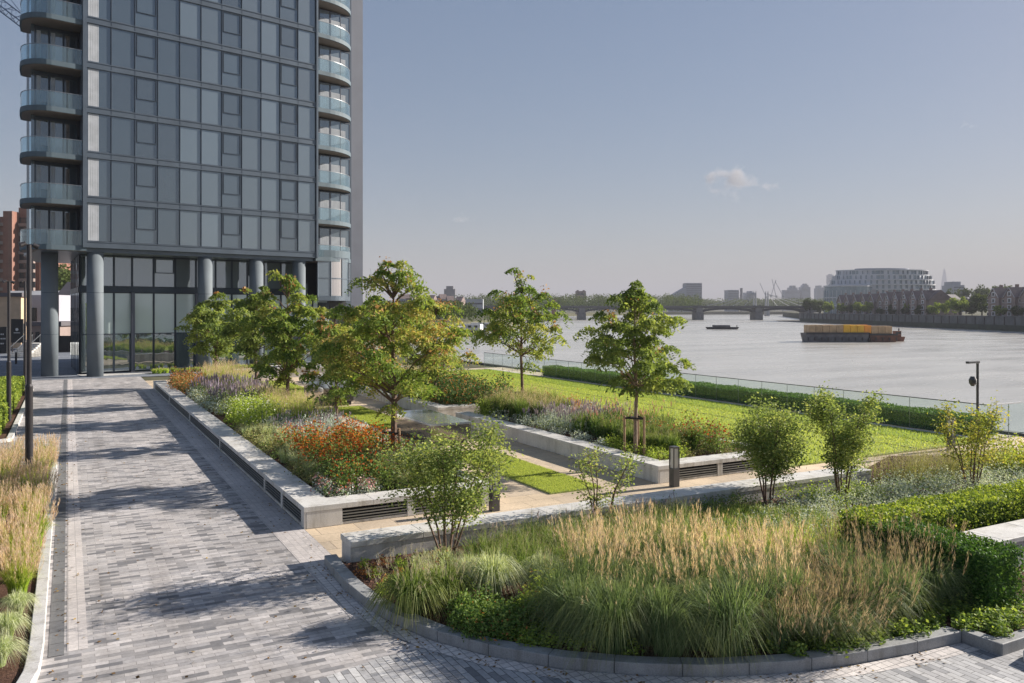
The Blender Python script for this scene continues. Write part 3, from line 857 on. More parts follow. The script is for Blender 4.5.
for k in range(NF+1):
    z = ZF+k*FH
    for nm, pathf, close in (('balcony', left_path, [(.0,4.6)]), ('balcony', right_path, [(FW+.02,4.5)])):
        if k == NF and nm: pass
        path = pathf()
        poly = path+close
        if pathf is left_path: poly = poly[::-1]
        s = MB().prism(poly, z-.30, z+.06).build(nm, 'slab_metal', T)
        MB().prism([(x*1.0,y) for x,y in (pathf(.12)+close)][::(-1 if pathf is left_path else 1)], z-.335, z-.302).build('soffit', 'soffit', s)
        glass_run(pathf(.07) if pathf is right_path else [(x,y) for x,y in pathf(.07)], z+.07, z+1.12, s, 1.35)
        if pathf is left_path and k < NF:
            # recessed glazed doors
            for i in range(3):
                x1 = -.12-i*.95; x0 = x1-.93
                f = bars(x0,x1,z+.08,z+2.75,.06,2.04,2.12).build('balcony_door', 'tower_metal_dark', T)
                MB().box(x0+.06,x1-.06,2.08,2.09,z+.14,z+2.69).build('pane', 'pane_blind' if i == 1 else 'pane_dark', f)
                mb = MB()
                for q in range(3): mb.box(x0+.12+q*.09, x0+.19+q*.09, 2.062, 2.078, z+.15, z+2.6)
                mb.build('curtain', 'curtain' if i != 0 else 'curtain_brown', f)
            MB().box(-.02,.02,-.0,2.1,z+.06,z+FH-.33).build('side_screen', 'tower_metal_dark', T)
            MB().prism([(-3.2,2.0),(-2.98,2.0),(-2.7,4.2),(-2.9,4.2)],z+.06,z+FH-.33).build('corner_glazing', 'pane_dark', T)
        if pathf is right_path and k < NF:
            for i in range(4):
                x0 = FW+.1+i*1.1; y = 1.55+(.0 if i < 3 else .25)
                f = bars(x0,x0+1.08,z+.08,z+2.8,.05,y,y+.08).build('balcony_door', 'tower_metal_light', T)
                MB().box(x0+.05,x0+1.03,y+.04,y+.05,z+.13,z+2.75).build('pane', 'pane_blind', f)
                mb = MB()
                for q in range(9 if i < 3 else 5): mb.box(x0+.10+q*.1, x0+.18+q*.1, y+.018+.006*(q%2), y+.036, z+.15, z+2.05)
                mb.build('curtain', 'curtain', f)
            MB().box(FW+.0,FW+4.6,1.9,3.2,z+.06,z+FH-.33).build('recess_wall', 'tower_metal_dark', T)
# lobby
LZ = 3.3
MB().prism([(.42,LZ+.2),(23.4,LZ+.2),(23.4,18),(3.2,18)],-.06,ZF-.36).build('lobby_core', 'black_base', T)
def lobby_bay(x0, x1, upper='pane_dark', vent=False, y=LZ, mid='pane_frosted'):
    f = MB(); bars(x0,x1,6.75,ZF-.4,.06,y-.06,y+.06,f); bars(x0,x1,.05,6.3,.06,y-.06,y+.06,f)
    f.box(x0+.06,x1-.06,y-.05,y+.05,3.0,3.06)
    f = f.build('lobby_window', 'tower_metal_dark', T)
    MB().box(x0+.06,x1-.06,y,y+.02,6.81,ZF-.46).build('pane', upper, f)
    MB().box(x0+.06,x1-.06,y,y+.02,3.061,6.24).build('blind_pane', mid, f)
    MB().box(x0+.06,x1-.06,y,y+.02,.11,2.999).build('pane', 'pane_lobby', f)
    if vent: bars(x0+.1,x1-.1,7.9,ZF-.5,.06,y-.09,y-.005).build('casement', 'tower_metal_dark', f)
xs = [.35,1.6,2.75,4.1,5.75,7.45,9.15,10.8,12.2,13.6,15.1,16.7,18.3,19.8,21.4]
for i,(a,b) in enumerate(zip(xs, xs[1:])):
    lobby_bay(a+.01, b-.01, 'pane_lobby' if i < 2 else 'pane_lobby_top', i in (4,9), mid='pane_lobby' if i < 1 else 'pane_frosted')
MB().box(.3,23.4,LZ-.08,LZ+.1,6.32,6.74).build('transom_band', 'tower_metal_dark', T)
for x in (4.1,9.15): MB().box(x-.12,x+.12,LZ-.35,LZ-.09,0,6.3).build('glazing_fin', 'tower_metal_light', T)
for k in range(6):
    y = LZ+.1+k*1.8
    f = MB()
    xa, xb = .30+k*.31, .30+(k+1)*.31
    f.obox((xa,y+.03,(ZF-.4)/2),.08,.06,ZF-.4,0)
    f.strip([(xa,y+.061),(xb,y+1.8)],[(xa-.06,y+.061),(xb-.06,y+1.8)],6.3,6.7)
    f = f.build('lobby_window', 'tower_metal_dark', T)
    MB().strip([(xa,y+.061),(xb,y+1.8)],[(xa-.02,y+.061),(xb-.02,y+1.8)],.05,6.3).strip([(xa,y+.061),(xb,y+1.8)],[(xa-.02,y+.061),(xb-.02,y+1.8)],6.7,ZF-.4).build('pane', 'pane_lobby', f)
# bay on the right at first floor level
bp = [(FW+.3,1.0)]
for i in range(13):
    a = math.pi/2*i/12; bp.append((FW+1.6+3.3*math.sin(a), 3.4-3.3*math.cos(a)))
bp = [(FW+.3,.12)]+[p for p in bp[1:]]+[(FW+4.9,4.6)]
closed = bp+[(FW+.3,4.6)]
bay = MB().prism(closed, 5.75, 6.1).build('bay', 'tower_metal', T)
MB().prism(closed, 9.62, 10.25).build('bay_roof', 'slab_metal', bay)
seg = [0]
for a, b in zip(bp, bp[1:]): seg.append(seg[-1]+math.dist(a,b))
def bpt(s):
    for i in range(len(seg)-1):
        if s <= seg[i+1]+1e-6:
            t = (s-seg[i])/(seg[i+1]-seg[i]+1e-9); return (bp[i][0]+(bp[i+1][0]-bp[i][0])*t, bp[i][1]+(bp[i+1][1]-bp[i][1])*t)
    return bp[-1]
nb = 6; L = seg[-1]
for k in range(nb):
    P = [bpt(k*L/nb+.05+(L/nb-.1)*j/4) for j in range(5)]
    MB().strip(offs(P,.06), offs(P,.10), 6.1, 9.62).build('pane', 'pane_bay' if k in (1,3) else 'pane_blind', bay)
mb = MB()
for k in range(nb+1):
    x, y = bpt(k*L/nb); mb.tube([(x,y+.06,6.1),(x,y+.06,9.62)], .06, 6)
for z in (6.1,7.7,9.5):
    P = [bpt(L*j/30) for j in range(31)]; mb.strip(offs(P,.03), offs(P,.12), z, z+.09)
mb.build('mullion', 'tower_metal', bay)
MB().box(0,24,.8,LZ-.4,-.04,.02).build('plinth', 'granite_pale', T)

# ================================================================== TOWN BEHIND, LEFT
def house(name, label, cat, X, Y, rz, w, d, h, wall, rows=0, cols=0, roof=None, rh=0, win='dark_window', group=None, ww=.55, wh=.5, z0=-.06, mansard=False):
    """simple building seen far off: walls, roof, individually framed windows on the front"""
    root = thing(name, label, cat, W(X, Y, z0), rz-A, group)
    MB().box(-w/2,w/2,0,d,0,h).build('wall', wall, root)
    if roof:
        mb = MB()
        if rh > 0:
            e = .3
            mb.v = [(-w/2-e,-e,h),(w/2+e,-e,h),(w/2+e,d+e,h),(-w/2-e,d+e,h),(-w/2-e,d/2,h+rh),(w/2+e,d/2,h+rh)]
            for fc in ((0,1,5,4),(2,3,4,5),(0,4,3),(1,2,5),(0,3,2,1)): mb.face(fc)
        else: mb.box(-w/2-.3,w/2+.3,-.3,d+.3,h,h+.5)
        mb.build('roof', roof, root)
    if rows:
        fh = h/rows; cw = w/cols
        wm = MB()
        for r in range(rows):
            for c in range(cols):
                x = -w/2+cw*(c+.5); z = fh*(r+.5)
                wm.box(x-cw*ww/2, x+cw*ww/2, -.12, .1, z-fh*wh/2, z+fh*wh/2)
        if rows*cols <= 60:
            for r in range(rows):
                for c in range(cols):
                    x = -w/2+cw*(c+.5); z = fh*(r+.5)
                    MB().box(x-cw*ww/2, x+cw*ww/2, -.12, .1, z-fh*wh/2, z+fh*wh/2).build('window', win, root)
        else: wm.build('windows', win, root)['kind'] = 'stuff'
    return root
def ctr(px0, px1, Y): return ((px0+px1)/2-512)/F*Y
def wid(px0, px1, Y): return (px1-px0)/F*Y
def zt(py, Y): return CAMZ+(HOR-py)*Y/F

# brick tower block (several stepped wings)
Y = 260
root = thing('brick_tower_block', 'red brick tower block with stepped wings and balconies at the left edge', 'tower', W(ctr(0,40,Y), Y, 0), -A)
def wing(px0, px1, pyt, d0, d1, mat='red_brick'):
    x0 = wid(20, px0, Y); x1 = wid(20, px1, Y)
    return MB().box(x0, x1, d0, d1, -1, zt(pyt, Y)).build('wing', mat, root)
wing(-18,4,216,2,16); wing(3,12,211,0,14); wing(11,22,206,4,18); wing(21,29,214,6,18); wing(29,42,222,8,22)
for k in range(11):
    z = 2+k*2.95
    MB().box(wid(20,-16,Y), wid(20,2,Y), .9, 1.98, z, z+1.0).build('balcony', 'brown_brick', root)
    MB().box(wid(20,12.5,Y), wid(20,28,Y), 2.9, 3.98, z, z+1.0).build('balcony', 'brown_brick', root)
    MB().box(wid(20,12.5,Y), wid(20,28,Y), 3.7, 3.99, z+1.01, z+2.9).build('window', 'dark_window', root)
    MB().box(wid(20,30,Y), wid(20,41,Y), 7.8, 7.99, z+1.01, z+2.3).build('window', 'dark_window', root)
# low warehouse roofs
house('warehouse', 'long low building with a pale sloping roof behind the round columns', 'building', ctr(-25,60,150), 150, R(-6), wid(-25,62,150), 18, 4.6, 'grey_cladding', 0,0,'pale_roof', 4.0)
house('warehouse', 'grey clad shed beside the cream brick building at the left edge', 'building', ctr(20,58,112), 112, R(0), wid(20,60,112), 12, zt(295,112)+.06, 'grey_cladding', 1, 4, None)
b = house('brick_building', 'cream brick building with dark gates at the left edge', 'building', ctr(-20,21,105), 105, 0, wid(-20,21,105), 1.2, zt(297,105)+.1, 'cream_brick', 0,0, 'slate_roof', 0)
MB().box(wid(10,14,105)*1.0+1.2, 3.1, -.15,.1, 1.9,3.2).build('window','dark_window', b)
house('brick_building', 'low brown brick range with a dark slate roof behind the lamp posts', 'building', ctr(30,58,100), 100, R(0), wid(28,60,100), 6, 3.0, 'brown_brick', 1, 5, 'slate_roof', .0)
# dark gates with white lettering, hoarding panel
root = thing('metal_gate', 'dark metal gate with faint white lettering at the far left edge', 'gate', W(ctr(-6,6,92), 92, 0), -A)
MB().box(-1.2,.75,0,.1,0,3.0).build('gate_leaf', 'black_board', root)
mb = MB()
for z, n in ((2.1,3),(1.6,4),(1.05,3)):
    for i in range(n): mb.box(-.1+i*.2,.02+i*.2,-.03,-.002,z,z+.14)
mb.build('lettering', 'board_lettering', root)
root = thing('sign_board', 'tall dark sign board with a small pale emblem beside the dark gate', 'sign', W(ctr(11,23,90), 90, 0), -A)
MB().box(-.66,.66,0,.12,1.3,3.9).build('board', 'black_board', root)
mb = MB(); mb.tube([(0,-.01,2.75),(0,-.03,2.75)], .16, 20); mb.box(-.35,.35,-.03,-.002,2.35,2.42)
mb.build('emblem', 'board_lettering', root)
MB().box(-.6,-.5,.02,.12,-.05,1.3).box(.5,.6,.02,.12,-.05,1.3).build('post', 'lamp_paint', root)
# entrance steps with handrail
root = thing('entrance_steps', 'pale entrance steps with slanting handrails below the sign board', 'steps', W(ctr(10,24,84), 84, 0), -A)
mb = MB()
for i in range(8): mb.box(-1.0,.9,i*.35,(i+1)*.35+2,0,.17*(i+1))
mb.build('step', 'granite_pale', root)
for x in (-.9,.0,.8):
    mb = MB(); mb.tube([(x,0,.9),(x,2.8,2.3)], .04, 6); mb.tube([(x,.1,0),(x,.1,.95)], .03, 6); mb.tube([(x,2.7,1.3),(x,2.7,2.3)], .03, 6)
    mb.build('handrail', 'steel_rail', root)
root = thing('bollard', 'short dark post on the far pavement left of the round columns', 'post', W(ctr(15,17,75), 75, -.02), 0)
MB().tube([(0,0,0),(0,0,1.0)], .09, 12).build('shaft', 'lamp_paint', root); MB().tube([(0,0,1.0),(0,0,1.08)], [.1,.06], 12).build('cap','lamp_paint', root)
# black hoarding
root = thing('hoarding', 'low black hoarding seen between the two nearest round columns', 'hoarding', W(ctr(37,78,95), 95, 0), -A)
for i in range(4): MB().box(-2.6+i*1.3+.01,-1.3+i*1.3-.01,0,.06,0,1.9).build('panel', 'black_board', root)
# white gabled house
root = thing('white_house', 'narrow white rendered house gable between the round columns', 'house', W(ctr(66,75,125), 125, 0), -A)
mb = MB(); mb.prism([(-.7,0),(.9,0),(.9,8),(-.7,8)], -.1, zt(296,125)); mb.build('wall', 'white_render', root)
MB().box(-.85,1.05,-.15,8.1,zt(296,125),zt(295,125)).build('roof', 'slate_roof', root)
MB().box(-.1,.3,-.05,.05,zt(303,125)-.3,zt(303,125)+.6).build('window','dark_window', root)
house('brick_building', 'pale grey building with a dark hipped roof beyond the white house', 'building', ctr(56,68,135), 135, 0, wid(54,69,135), 9, zt(300,135), 'grey_cladding', 0,0,'slate_roof', 3.2)
house('brick_building', 'low brick shopfront building behind the red bus', 'building', ctr(55,76,118), 118, 0, wid(50,80,118), 6, zt(325,118)+.1, 'brown_brick', 1, 4,'slate_roof', 0)
# red bus
root = thing('bus', 'red bus partly seen between the round columns', 'bus', W(ctr(52,76,108), 108, 0), -A)
MB().box(-2.6,1.7,0,2.4,.35,2.9).build('body', 'bus_red', root, bevel=.12)
for i in range(4): MB().box(-2.45+i*1.02,-1.55+i*1.02,-.03,-.002,1.5,2.3).build('window', 'dark_window', root)
for x in (-1.8,1.0): MB().tube([(x,-.02,.45),(x,.25,.45)], .45, 16).build('wheel', 'black_board', root)

# tower crane jib, top left
root = thing('tower_crane', 'dark blue lattice crane jib at the top left corner behind the tower', 'crane', W(-80,120,0), -A)
mb = MB()
def lattice(mb, a, b, wd, n, r=.09):
    a = np.array(a, float); b = np.array(b, float); d = b-a
    u = unit(np.cross(d, (0,1,0.01))); v = unit(np.cross(d, u))
    cs = [u*wd*.5-v*wd*.3, -u*wd*.5-v*wd*.3, v*wd*.6]
    for c in cs: mb.tube([a+c, b+c], r, 5)
    for i in range(n):
        p = a+d*i/n; q = a+d*(i+.5)/n; s = a+d*(i+1)/n
        for j in range(3):
            mb.tube([p+cs[j], q+cs[(j+1)%3]], r*.55, 4); mb.tube([q+cs[(j+1)%3], s+cs[j]], r*.55, 4)
lattice(mb, (-6,0,58), (14,2,42.5), 1.6, 14); mb.build('jib', 'crane_metal', root)
mb = MB(); lattice(mb, (-6,0,0), (-6,0,58), 2.0, 26, .14); mb.build('mast', 'crane_metal', root)
MB().box(-7.5,-4.8,-1.2,1.2,54,57).build('cab', 'crane_metal', root)
mb = MB(); mb.tube([(-6,0,66),(10,1.6,45.5)], .05, 4); mb.tube([(-6,0,66),(-6,0,58)], .3, 6); mb.build('pendant_line', 'crane_metal', root)

# ================================================================== RIVER
# iron arch bridge
BY = 680
root = thing('road_bridge', 'dark iron arch bridge on granite piers crossing the river', 'bridge', W(0,BY,-4), -A)
zb = 4.0   # local z offset: local 0 is the water
pierx = [wid(512,523,BY)+0, wid(512,582,BY), wid(512,640.5,BY), wid(512,699.5,BY), wid(512,758.6,BY)]
ends = [wid(512,470,BY)] + pierx + [wid(512,806,BY)]
ends = [wid(512,464,BY), wid(512,523,BY), wid(512,582,BY), wid(512,640.5,BY), wid(512,699.5,BY), wid(512,758.6,BY), wid(512,808,BY)]
for a, b in zip(ends, ends[1:]):
    mb = MB(); n = 20
    up = [];
    for i in range(n+1):
        t = i/n; x = a+(b-a)*t; z = 4.9+4.1*math.sqrt(max(0,1-(2*t-1)**2))**1.0*.95
        up.append((x,z))
    for off_y in (0, 4, 8, 12):
        k = len(mb.v)
        for x, z in up: mb.v += [(x,off_y,z-.3),(x,off_y,z+1.1),(x,off_y+.5,z+1.1),(x,off_y+.5,z-.3)]
        for i in range(n):
            p = k+4*i
            for e in range(4): mb.face((p+e, p+4+e, p+4+(e+1)%4, p+(e+1)%4))
    sp = MB()
    for i in range(n+1):
        x, z = up[i]
        if 9.6-z > .8: sp.box(x-.12,x+.12,.1,.4,z+.6,9.7)
    arch = mb.build('arch', 'bridge_iron', root); sp.build('spandrel_post', 'bridge_iron', arch)
MB().box(ends[0],ends[-1],-.2,12.8,9.7,10.5).build('deck', 'bridge_iron', root)
for y in (-.4, 12.6): MB().box(ends[0],ends[-1],y,y+.4,10.2,11.6).build('parapet', 'bridge_parapet', root)
for x in ends[1:-1]:
    p = MB().prism([(x-3.2,-1.5),(x,-4),(x+3.2,-1.5),(x+3.2,14),(x,16.5),(x-3.2,14)], -2, 5.6).build('pier', 'bridge_granite', root)
    MB().box(x-2.6,x+2.6,-1.0,13.8,5.6,9.7).build('pier_head', 'bridge_granite', p)
    for y in (-.9,13): MB().box(x-1.6,x+1.6,y,y+1.0,9.71,12.0).build('pedestal', 'bridge_parapet', p)
for x in (ends[0]-4, ends[-1]+4): MB().box(x-6,x+6,-2,15,-2,10.4).build('abutment', 'bridge_granite', root)
lampx = np.linspace(ends[0]+8, ends[-1]-8, 14)
mb = MB()
for x in lampx: mb.tube([(x,.0,11.6),(x,0,16)], .14, 5); mb.tube([(x,0,15.9),(x,0,16.6)], [.35,.2], 6)
lp = mb.build('parapet_lamp', 'bridge_iron', root)

# suspension bridge beyond
Y = 1080
root = thing('suspension_bridge', 'faint pale suspension bridge with slender towers beyond the arch bridge', 'bridge', W(wid(512,762,Y),Y,-4), -A)
MB().box(-120,95,0,10,10.2,11.4).build('deck', 'bridge_white', root)
for x in (-8, 8):
    for y in (0, 10):
        mb = MB(); mb.tube([(x,y,-1),(x,y,11)], 2.2, 8); mb.tube([(x,y,11),(x,y,29)], [1.1,.8], 8); mb.tube([(x,y,29),(x,y,33)], [1.1,.2], 8)
        mb.build('tower', 'bridge_white', root)
mb = MB()
for x0 in (-8,8):
    for s in (15,32,50,70): mb.tube([(x0,5,29),(x0+math.copysign(s,x0),5,11.4)], .28, 4)
mb.build('stay_cable', 'bridge_white', root)

# container barge with tug
Y0 = 226
root = thing('container_barge', 'dark river barge laden with yellow and tan containers', 'barge', W(ctr(804,893,Y0),Y0,-4), R(-3)-A)
L = wid(804,893,Y0)/2
def hull(x0, x1, w, h, name, mat, rk=.6):
    mb = MB(); zs = [-.5, h]
    bot = [(x0+rk,-w/2+.3),(x1-rk,-w/2+.3),(x1-rk,w/2-.3),(x0+rk,w/2-.3)]
    top = [(x0,-w/2),(x1,-w/2),(x1,w/2),(x0,w/2)]
    mb.v = [(x,y,zs[0]) for x,y in bot]+[(x,y,zs[1]) for x,y in top]
    for q in ((0,3,2,1),(4,5,6,7),(0,1,5,4),(1,2,6,5),(2,3,7,6),(3,0,4,7)): mb.face(q)
    return mb.build(name, mat, root)
hull(-L,L*.38,5.6,2.4,'hull','hull_grey'); hull(L*.39,L,5.4,2.1,'hull','hull_rust')
MB().box(-L,L*.38,-2.86,-2.78,2.1,2.6).box(L*.39,L,-2.76,-2.68,1.8,2.3).build('gunwale', 'hull_black', root)
mb = MB()
for i in range(14): x = -L+.5+i*(2*L-1)/13; mb.tube([(x,-2.9,.4),(x,-2.9,1.3)], .16, 6)
mb.build('fender', 'hull_black', root)
cols_ = ['container_tan','container_tan','container_tan','container_tan','container_tan','container_yellow','container_yellow','container_yellow','container_orange','container_tan','container_tan','container_tan']
x = -L+.8; k = 0
cw = (2*L-2.2)/12
for i, cm in enumerate(cols_):
    for row in (0,1):
        h = 3.3+random.uniform(-.08,.08)
        root_c = thing('shipping_container', 'x', 'container', W(0,0,0), 0, 'containers stacked on the barge')
        root_c.parent = None
        cpos = (x+i*cw+cw/2, -1.2+row*2.4)
        wX, wY = ctr(804,893,Y0), Y0
        ang = R(-3); cx = cpos[0]*math.cos(ang)-cpos[1]*math.sin(ang); cy = cpos[0]*math.sin(ang)+cpos[1]*math.cos(ang)
        root_c.location = W(wX+cx, wY+cy, -1.6 if x+i*cw < L*.3 else -1.9); root_c.rotation_euler = (0,0,R(-3)-A)
        mb = MB(); mb.box(-cw/2+.04,cw/2-.04,-1.12,1.12,0,h-1.1)
        mb.build('body', cm, root_c, bevel=.02)
        rb = MB()
        for j in range(5): rb.box(-cw/2+.12+j*(cw-.3)/4, -cw/2+.2+j*(cw-.3)/4, -1.16,-1.121,.05,h-1.15)
        rb.build('rib', cm, root_c)
        colr = {'container_tan':'tan','container_yellow':'yellow','container_orange':'orange'}[cm]
        sec = ['farthest left end','left end','left part','left part','middle','middle','middle','middle','right of the yellow ones','right end','right end','right end'][i]
        root_c['label'] = f'{colr} container on the barge, {"front" if row == 0 else "rear"} row, number {i+1} from the left end'
# small tug at the right end
root = thing('tug', 'small rust brown tug pushing the container barge', 'tug', W(ctr(891,903,Y0+3),Y0+3,-4), R(-3)-A)
hull(-1.6,1.8,2.2,1.3,'hull','hull_rust',.4)
MB().box(-.9,.9,-.8,.8,1.3,2.9).build('wheelhouse', 'hull_rust', root, bevel=.08)
MB().box(-.7,.7,-.83,-.801,2.1,2.6).build('window', 'dark_window', root); MB().tube([(.5,0,2.9),(.5,0,3.6)], .18, 8).build('funnel', 'hull_black', root)
# moored low barge mid river
root = thing('moored_barge', 'small empty dark barge lying in mid river before the bridge', 'barge', W(ctr(705,739,365),365,-4), R(-12)-A)
hull(-7.3,7.3,4.5,1.0,'hull','hull_black',1.2); MB().box(-4.2,3.6,-1.7,1.7,1.0,1.9).build('cargo_cover', 'hull_grey', root, bevel=.3)
MB().tube([(6.4,0,1),(6.4,0,1.8)],.2,6).build('mooring_post','hull_black',root)
# houseboats by the left bank
for i, (px, Y, l) in enumerate(((470,300,14),(486,330,15),(537,600,24),(452,262,12))):
    root = thing('houseboat', ['pale houseboat moored by the left bank behind the trees','white cabined houseboat beyond the pale one','long white boat moored near the left end of the bridge','nearest dark hulled houseboat by the left bank'][i], 'boat', at(px,Y,-4), R(-20+15*i)-A)
    hull(-l/2,l/2,4,1.3,'hull','hull_black' if i%2 else 'hull_grey',1.0)
    MB().box(-l*.4,l*.33,-1.5,1.5,1.3,3.5).build('cabin', 'white_frame', root, bevel=.1)
    for j in range(4): MB().box(-l*.35+j*l*.17,-l*.35+j*l*.17+1.3,-1.54,-1.501,2.2,3.0).build('window', 'dark_window', root)

# south embankment wall
root = thing('embankment_wall', 'long stone embankment wall with green algae along the far right bank', 'wall', (0,0,0))
line = [w2(203,120),w2(203,330),w2(205,581),w2(246,660),w2(256,700)]
def offc(l, d): return offs(l, d)
MB().strip(offc(line,.9), offc(line,-.5), -5, -1.6).build('lower_wall', 'algae_wall', root)
MB().strip(offc(line,.5), offc(line,-.5), -1.6, 1.9).build('upper_wall', 'embankment_stone', root)
MB().strip(offc(line,.7), offc(line,-.7), 1.9, 2.15).build('coping', 'embankment_stone', root)
mb = MB()
for i in range(60):
    y = 150+i*7.2; p = W(202.4 if y < 330 else 202.4+2*(y-330)/251, y, 0); mb.tube([(p[0],p[1],-4.2),(p[0],p[1],1.7)], .28, 5)
mb.build('timber_fender', 'hull_black', root)

# riverside terraces: gabled brown brick houses behind the far wall
def terrace(label, X, Y0_, Y1_, h, n, group=None, zbase=1.0, rh=4.0):
    """front faces the river (towards -X in camera frame)"""
    Lh = Y1_-Y0_
    root = thing('terraced_houses', label, 'houses', W(X, (Y0_+Y1_)/2, zbase), math.pi/2-A)
    # local x runs along the bank (ahead), local y = towards -X -> front at y>0
    MB().box(-Lh/2,Lh/2,-12,0,0,h).build('wall', 'brown_brick', root)
    mb = MB(); mb.v = [(-Lh/2-.4,.6,h-.2),(Lh/2+.4,.6,h-.2),(Lh/2+.4,-12.6,h-.2),(-Lh/2-.4,-12.6,h-.2),(-Lh/2,-6,h+rh),(Lh/2,-6,h+rh)]
    for fc in ((0,1,5,4),(2,3,4,5),(0,4,3),(1,2,5),(0,3,2,1)): mb.face(fc)
    roof = mb.build('roof', 'brown_roof', root)
    for i in range(n):
        xc = -Lh/2+Lh*(i+.5)/n; w = Lh/n
        mb = MB(); g = w*.34
        n0 = len(mb.v); zt_ = h+rh*.92
        mb.v += [(xc-g,1.0,0),(xc+g,1.0,0),(xc+g,1.0,h),(xc-g,1.0,h),(xc,1.0,zt_),(xc-g,-5,0),(xc+g,-5,0),(xc+g,-5,h),(xc-g,-5,h),(xc,-5,zt_)]
        for fc in ((0,3,4,2,1),(5,6,7,9,8),(0,5,8,3),(1,2,7,6)): mb.face(fc)
        mb.build('gabled_bay', 'brown_brick', root)
        mb = MB(); mb.v = [(xc-g-.3,1.3,h-.3),(xc,1.3,zt_+.25),(xc,-5.2,zt_+.25),(xc-g-.3,-5.2,h-.3),(xc+g+.3,1.3,h-.3),(xc+g+.3,-5.2,h-.3)]
        mb.face((0,1,2,3)); mb.face((1,4,5,2)); mb.build('gable_roof', 'brown_roof', root)
        mb = MB(); mb.tube([(xc-g-.2,1.4,h-.3),(xc,1.4,zt_+.1)], .12, 4); mb.tube([(xc,1.4,zt_+.1),(xc+g+.2,1.4,h-.3)], .12, 4); mb.build('bargeboard', 'white_frame', root)
        fl = max(2, int(h//2.9))
        for r in range(fl+1):
            z = 1.0+r*2.9
            if z > h+rh*.5: continue
            f = MB().box(xc-1.3,xc+1.3,1.0,1.14,z-.1,z+1.9).build('window', 'white_frame', root)
            MB().box(xc-.8,xc-.06,1.141,1.16,z+.15,z+1.55).box(xc+.06,xc+.8,1.141,1.16,z+.15,z+1.55).build('pane', 'dark_window', f)
            if r < fl:
                f = MB().box(xc+w*.5-.8,xc+w*.5+.8,.0,.12,z,z+1.5).build('window', 'white_frame', root)
                MB().box(xc+w*.5-.62,xc+w*.5+.62,.121,.14,z+.15,z+1.35).build('pane', 'dark_window', f)
                MB().box(xc-1.6,xc+1.6,1.18,2.2,z-.22,z-.1).build('balcony', 'white_frame', root)
        MB().box(xc+w*.5-.5,xc+w*.5+.5,-6.5,-5.3,h+rh-1,h+rh+1.3).build('chimney', 'brown_brick', roof)
terrace('dark brick riverside terrace with white gables at the right edge of the picture', 216, 290, 372, 9.2, 7, rh=4.4)
terrace('brown brick gabled terrace in front of the oval glass building', 218, 428, 480, 9.0, 5, rh=5.0)
terrace('farther brown brick terrace beside the round green trees by the bridge end', 222, 486, 560, 8.6, 6, rh=5.0)
house('brick_building', 'dark roofed house seen past the right end of the oval building', 'building', ctr(944,962,470), 470, R(20), 14, 10, 9, 'brown_brick', 3,4,'slate_roof', 3.5, z0=1.0)

# oval glass building
OY = 610
root = thing('oval_building', 'large pale oval glass and white apartment building with curved stepped storeys', 'building', W(ctr(833,941,OY)+6, OY+22, 1.0), -A)
HW = wid(833,941,OY+10)/2
def ell(a, b, n=56, cx=0, cy=0): return [(cx+a*math.cos(2*math.pi*i/n), cy+b*math.sin(2*math.pi*i/n)) for i in range(n)]
ztop = zt(270, OY)-1.0
nfl = 9; hh = ztop/nfl
for k in range(nfl):
    s = 1-.012*max(0,k-5)**2*1.2
    z = k*hh
    MB().prism(ell(HW*s, 19*s), z, z+.9 if k < nfl else z+.4).build('floor_band', 'oval_white', root)
    fl_ = MB().prism(ell(HW*s-1.2, 18*s-1), z+.9, z+hh).build('glazing', 'oval_glass', root)
    mb = MB()
    for i in range(56):
        a0 = 2*math.pi*i/56
        if math.sin(a0) > .3: continue
        x, y = (HW*s-.9)*math.cos(a0), (18*s-.7)*math.sin(a0)
        wv = .35 if random.random() < .3 else 2.6
        mb.obox((x,y,z+.9+(hh-.9)/2), wv, .25, hh-.9, a0+math.pi/2)
    mb.build('cladding_panel', 'oval_white', fl_)
MB().prism(ell(HW*.86, 15.5), ztop, ztop+.8).build('roof', 'oval_white', root)
MB().prism(ell(HW*.5, 10), ztop+.8, ztop+2.0).build('roof_plant', 'city_grey', root)
# lower drum wing on the left
mb = MB().prism(ell(17, 14, 32, -HW+8, -16), 0, zt(285,OY-15)-1).build('wing', 'oval_glass', root)
for z in (6, 12, zt(285,OY-15)-1.8): MB().prism(ell(17.5,14.5,32,-HW+8,-16), z, z+.9).build('floor_band', 'oval_white', mb)
mc = MB()
for i in range(32):
    a0 = 2*math.pi*i/32; mc.obox((-HW+8+17.2*math.cos(a0), -16+14.2*math.sin(a0), 9), .3,.4,18,a0)
mc.build('mullion', 'oval_white', mb)

# skyline
def tower_block(label, px0, px1, pyt, Y, mat='city_pale', bits=None, group=None, cat='building', name='office_block', d=30):
    root = thing(name, label, cat, W(ctr(px0,px1,Y),Y,0), -A, group)
    w = wid(px0,px1,Y); h = zt(pyt,Y)
    MB().box(-w/2,w/2,0,d,-1,h).build('wall', mat, root)
    fh = 3.6 if h < 90 else 8; n = min(30, int(h//fh)); mb = MB()
    for k in range(1, n): mb.box(-w/2+.5,w/2-.5,-.15,.0,k*h/n,k*h/n+fh*.35)
    if n > 1: mb.build('windows', 'city_dark', root)['kind'] = 'stuff'
    for (a,b,py) in (bits or []):
        MB().box(wid((px0+px1)/2,a,Y),wid((px0+px1)/2,b,Y),3,d-5,h,zt(py,Y)).build('roof_plant', mat, root)
    return root
rt = tower_block('grey slab block with a sloping wing standing above the trees left of centre', 686, 702, 283, 1500, 'city_grey')
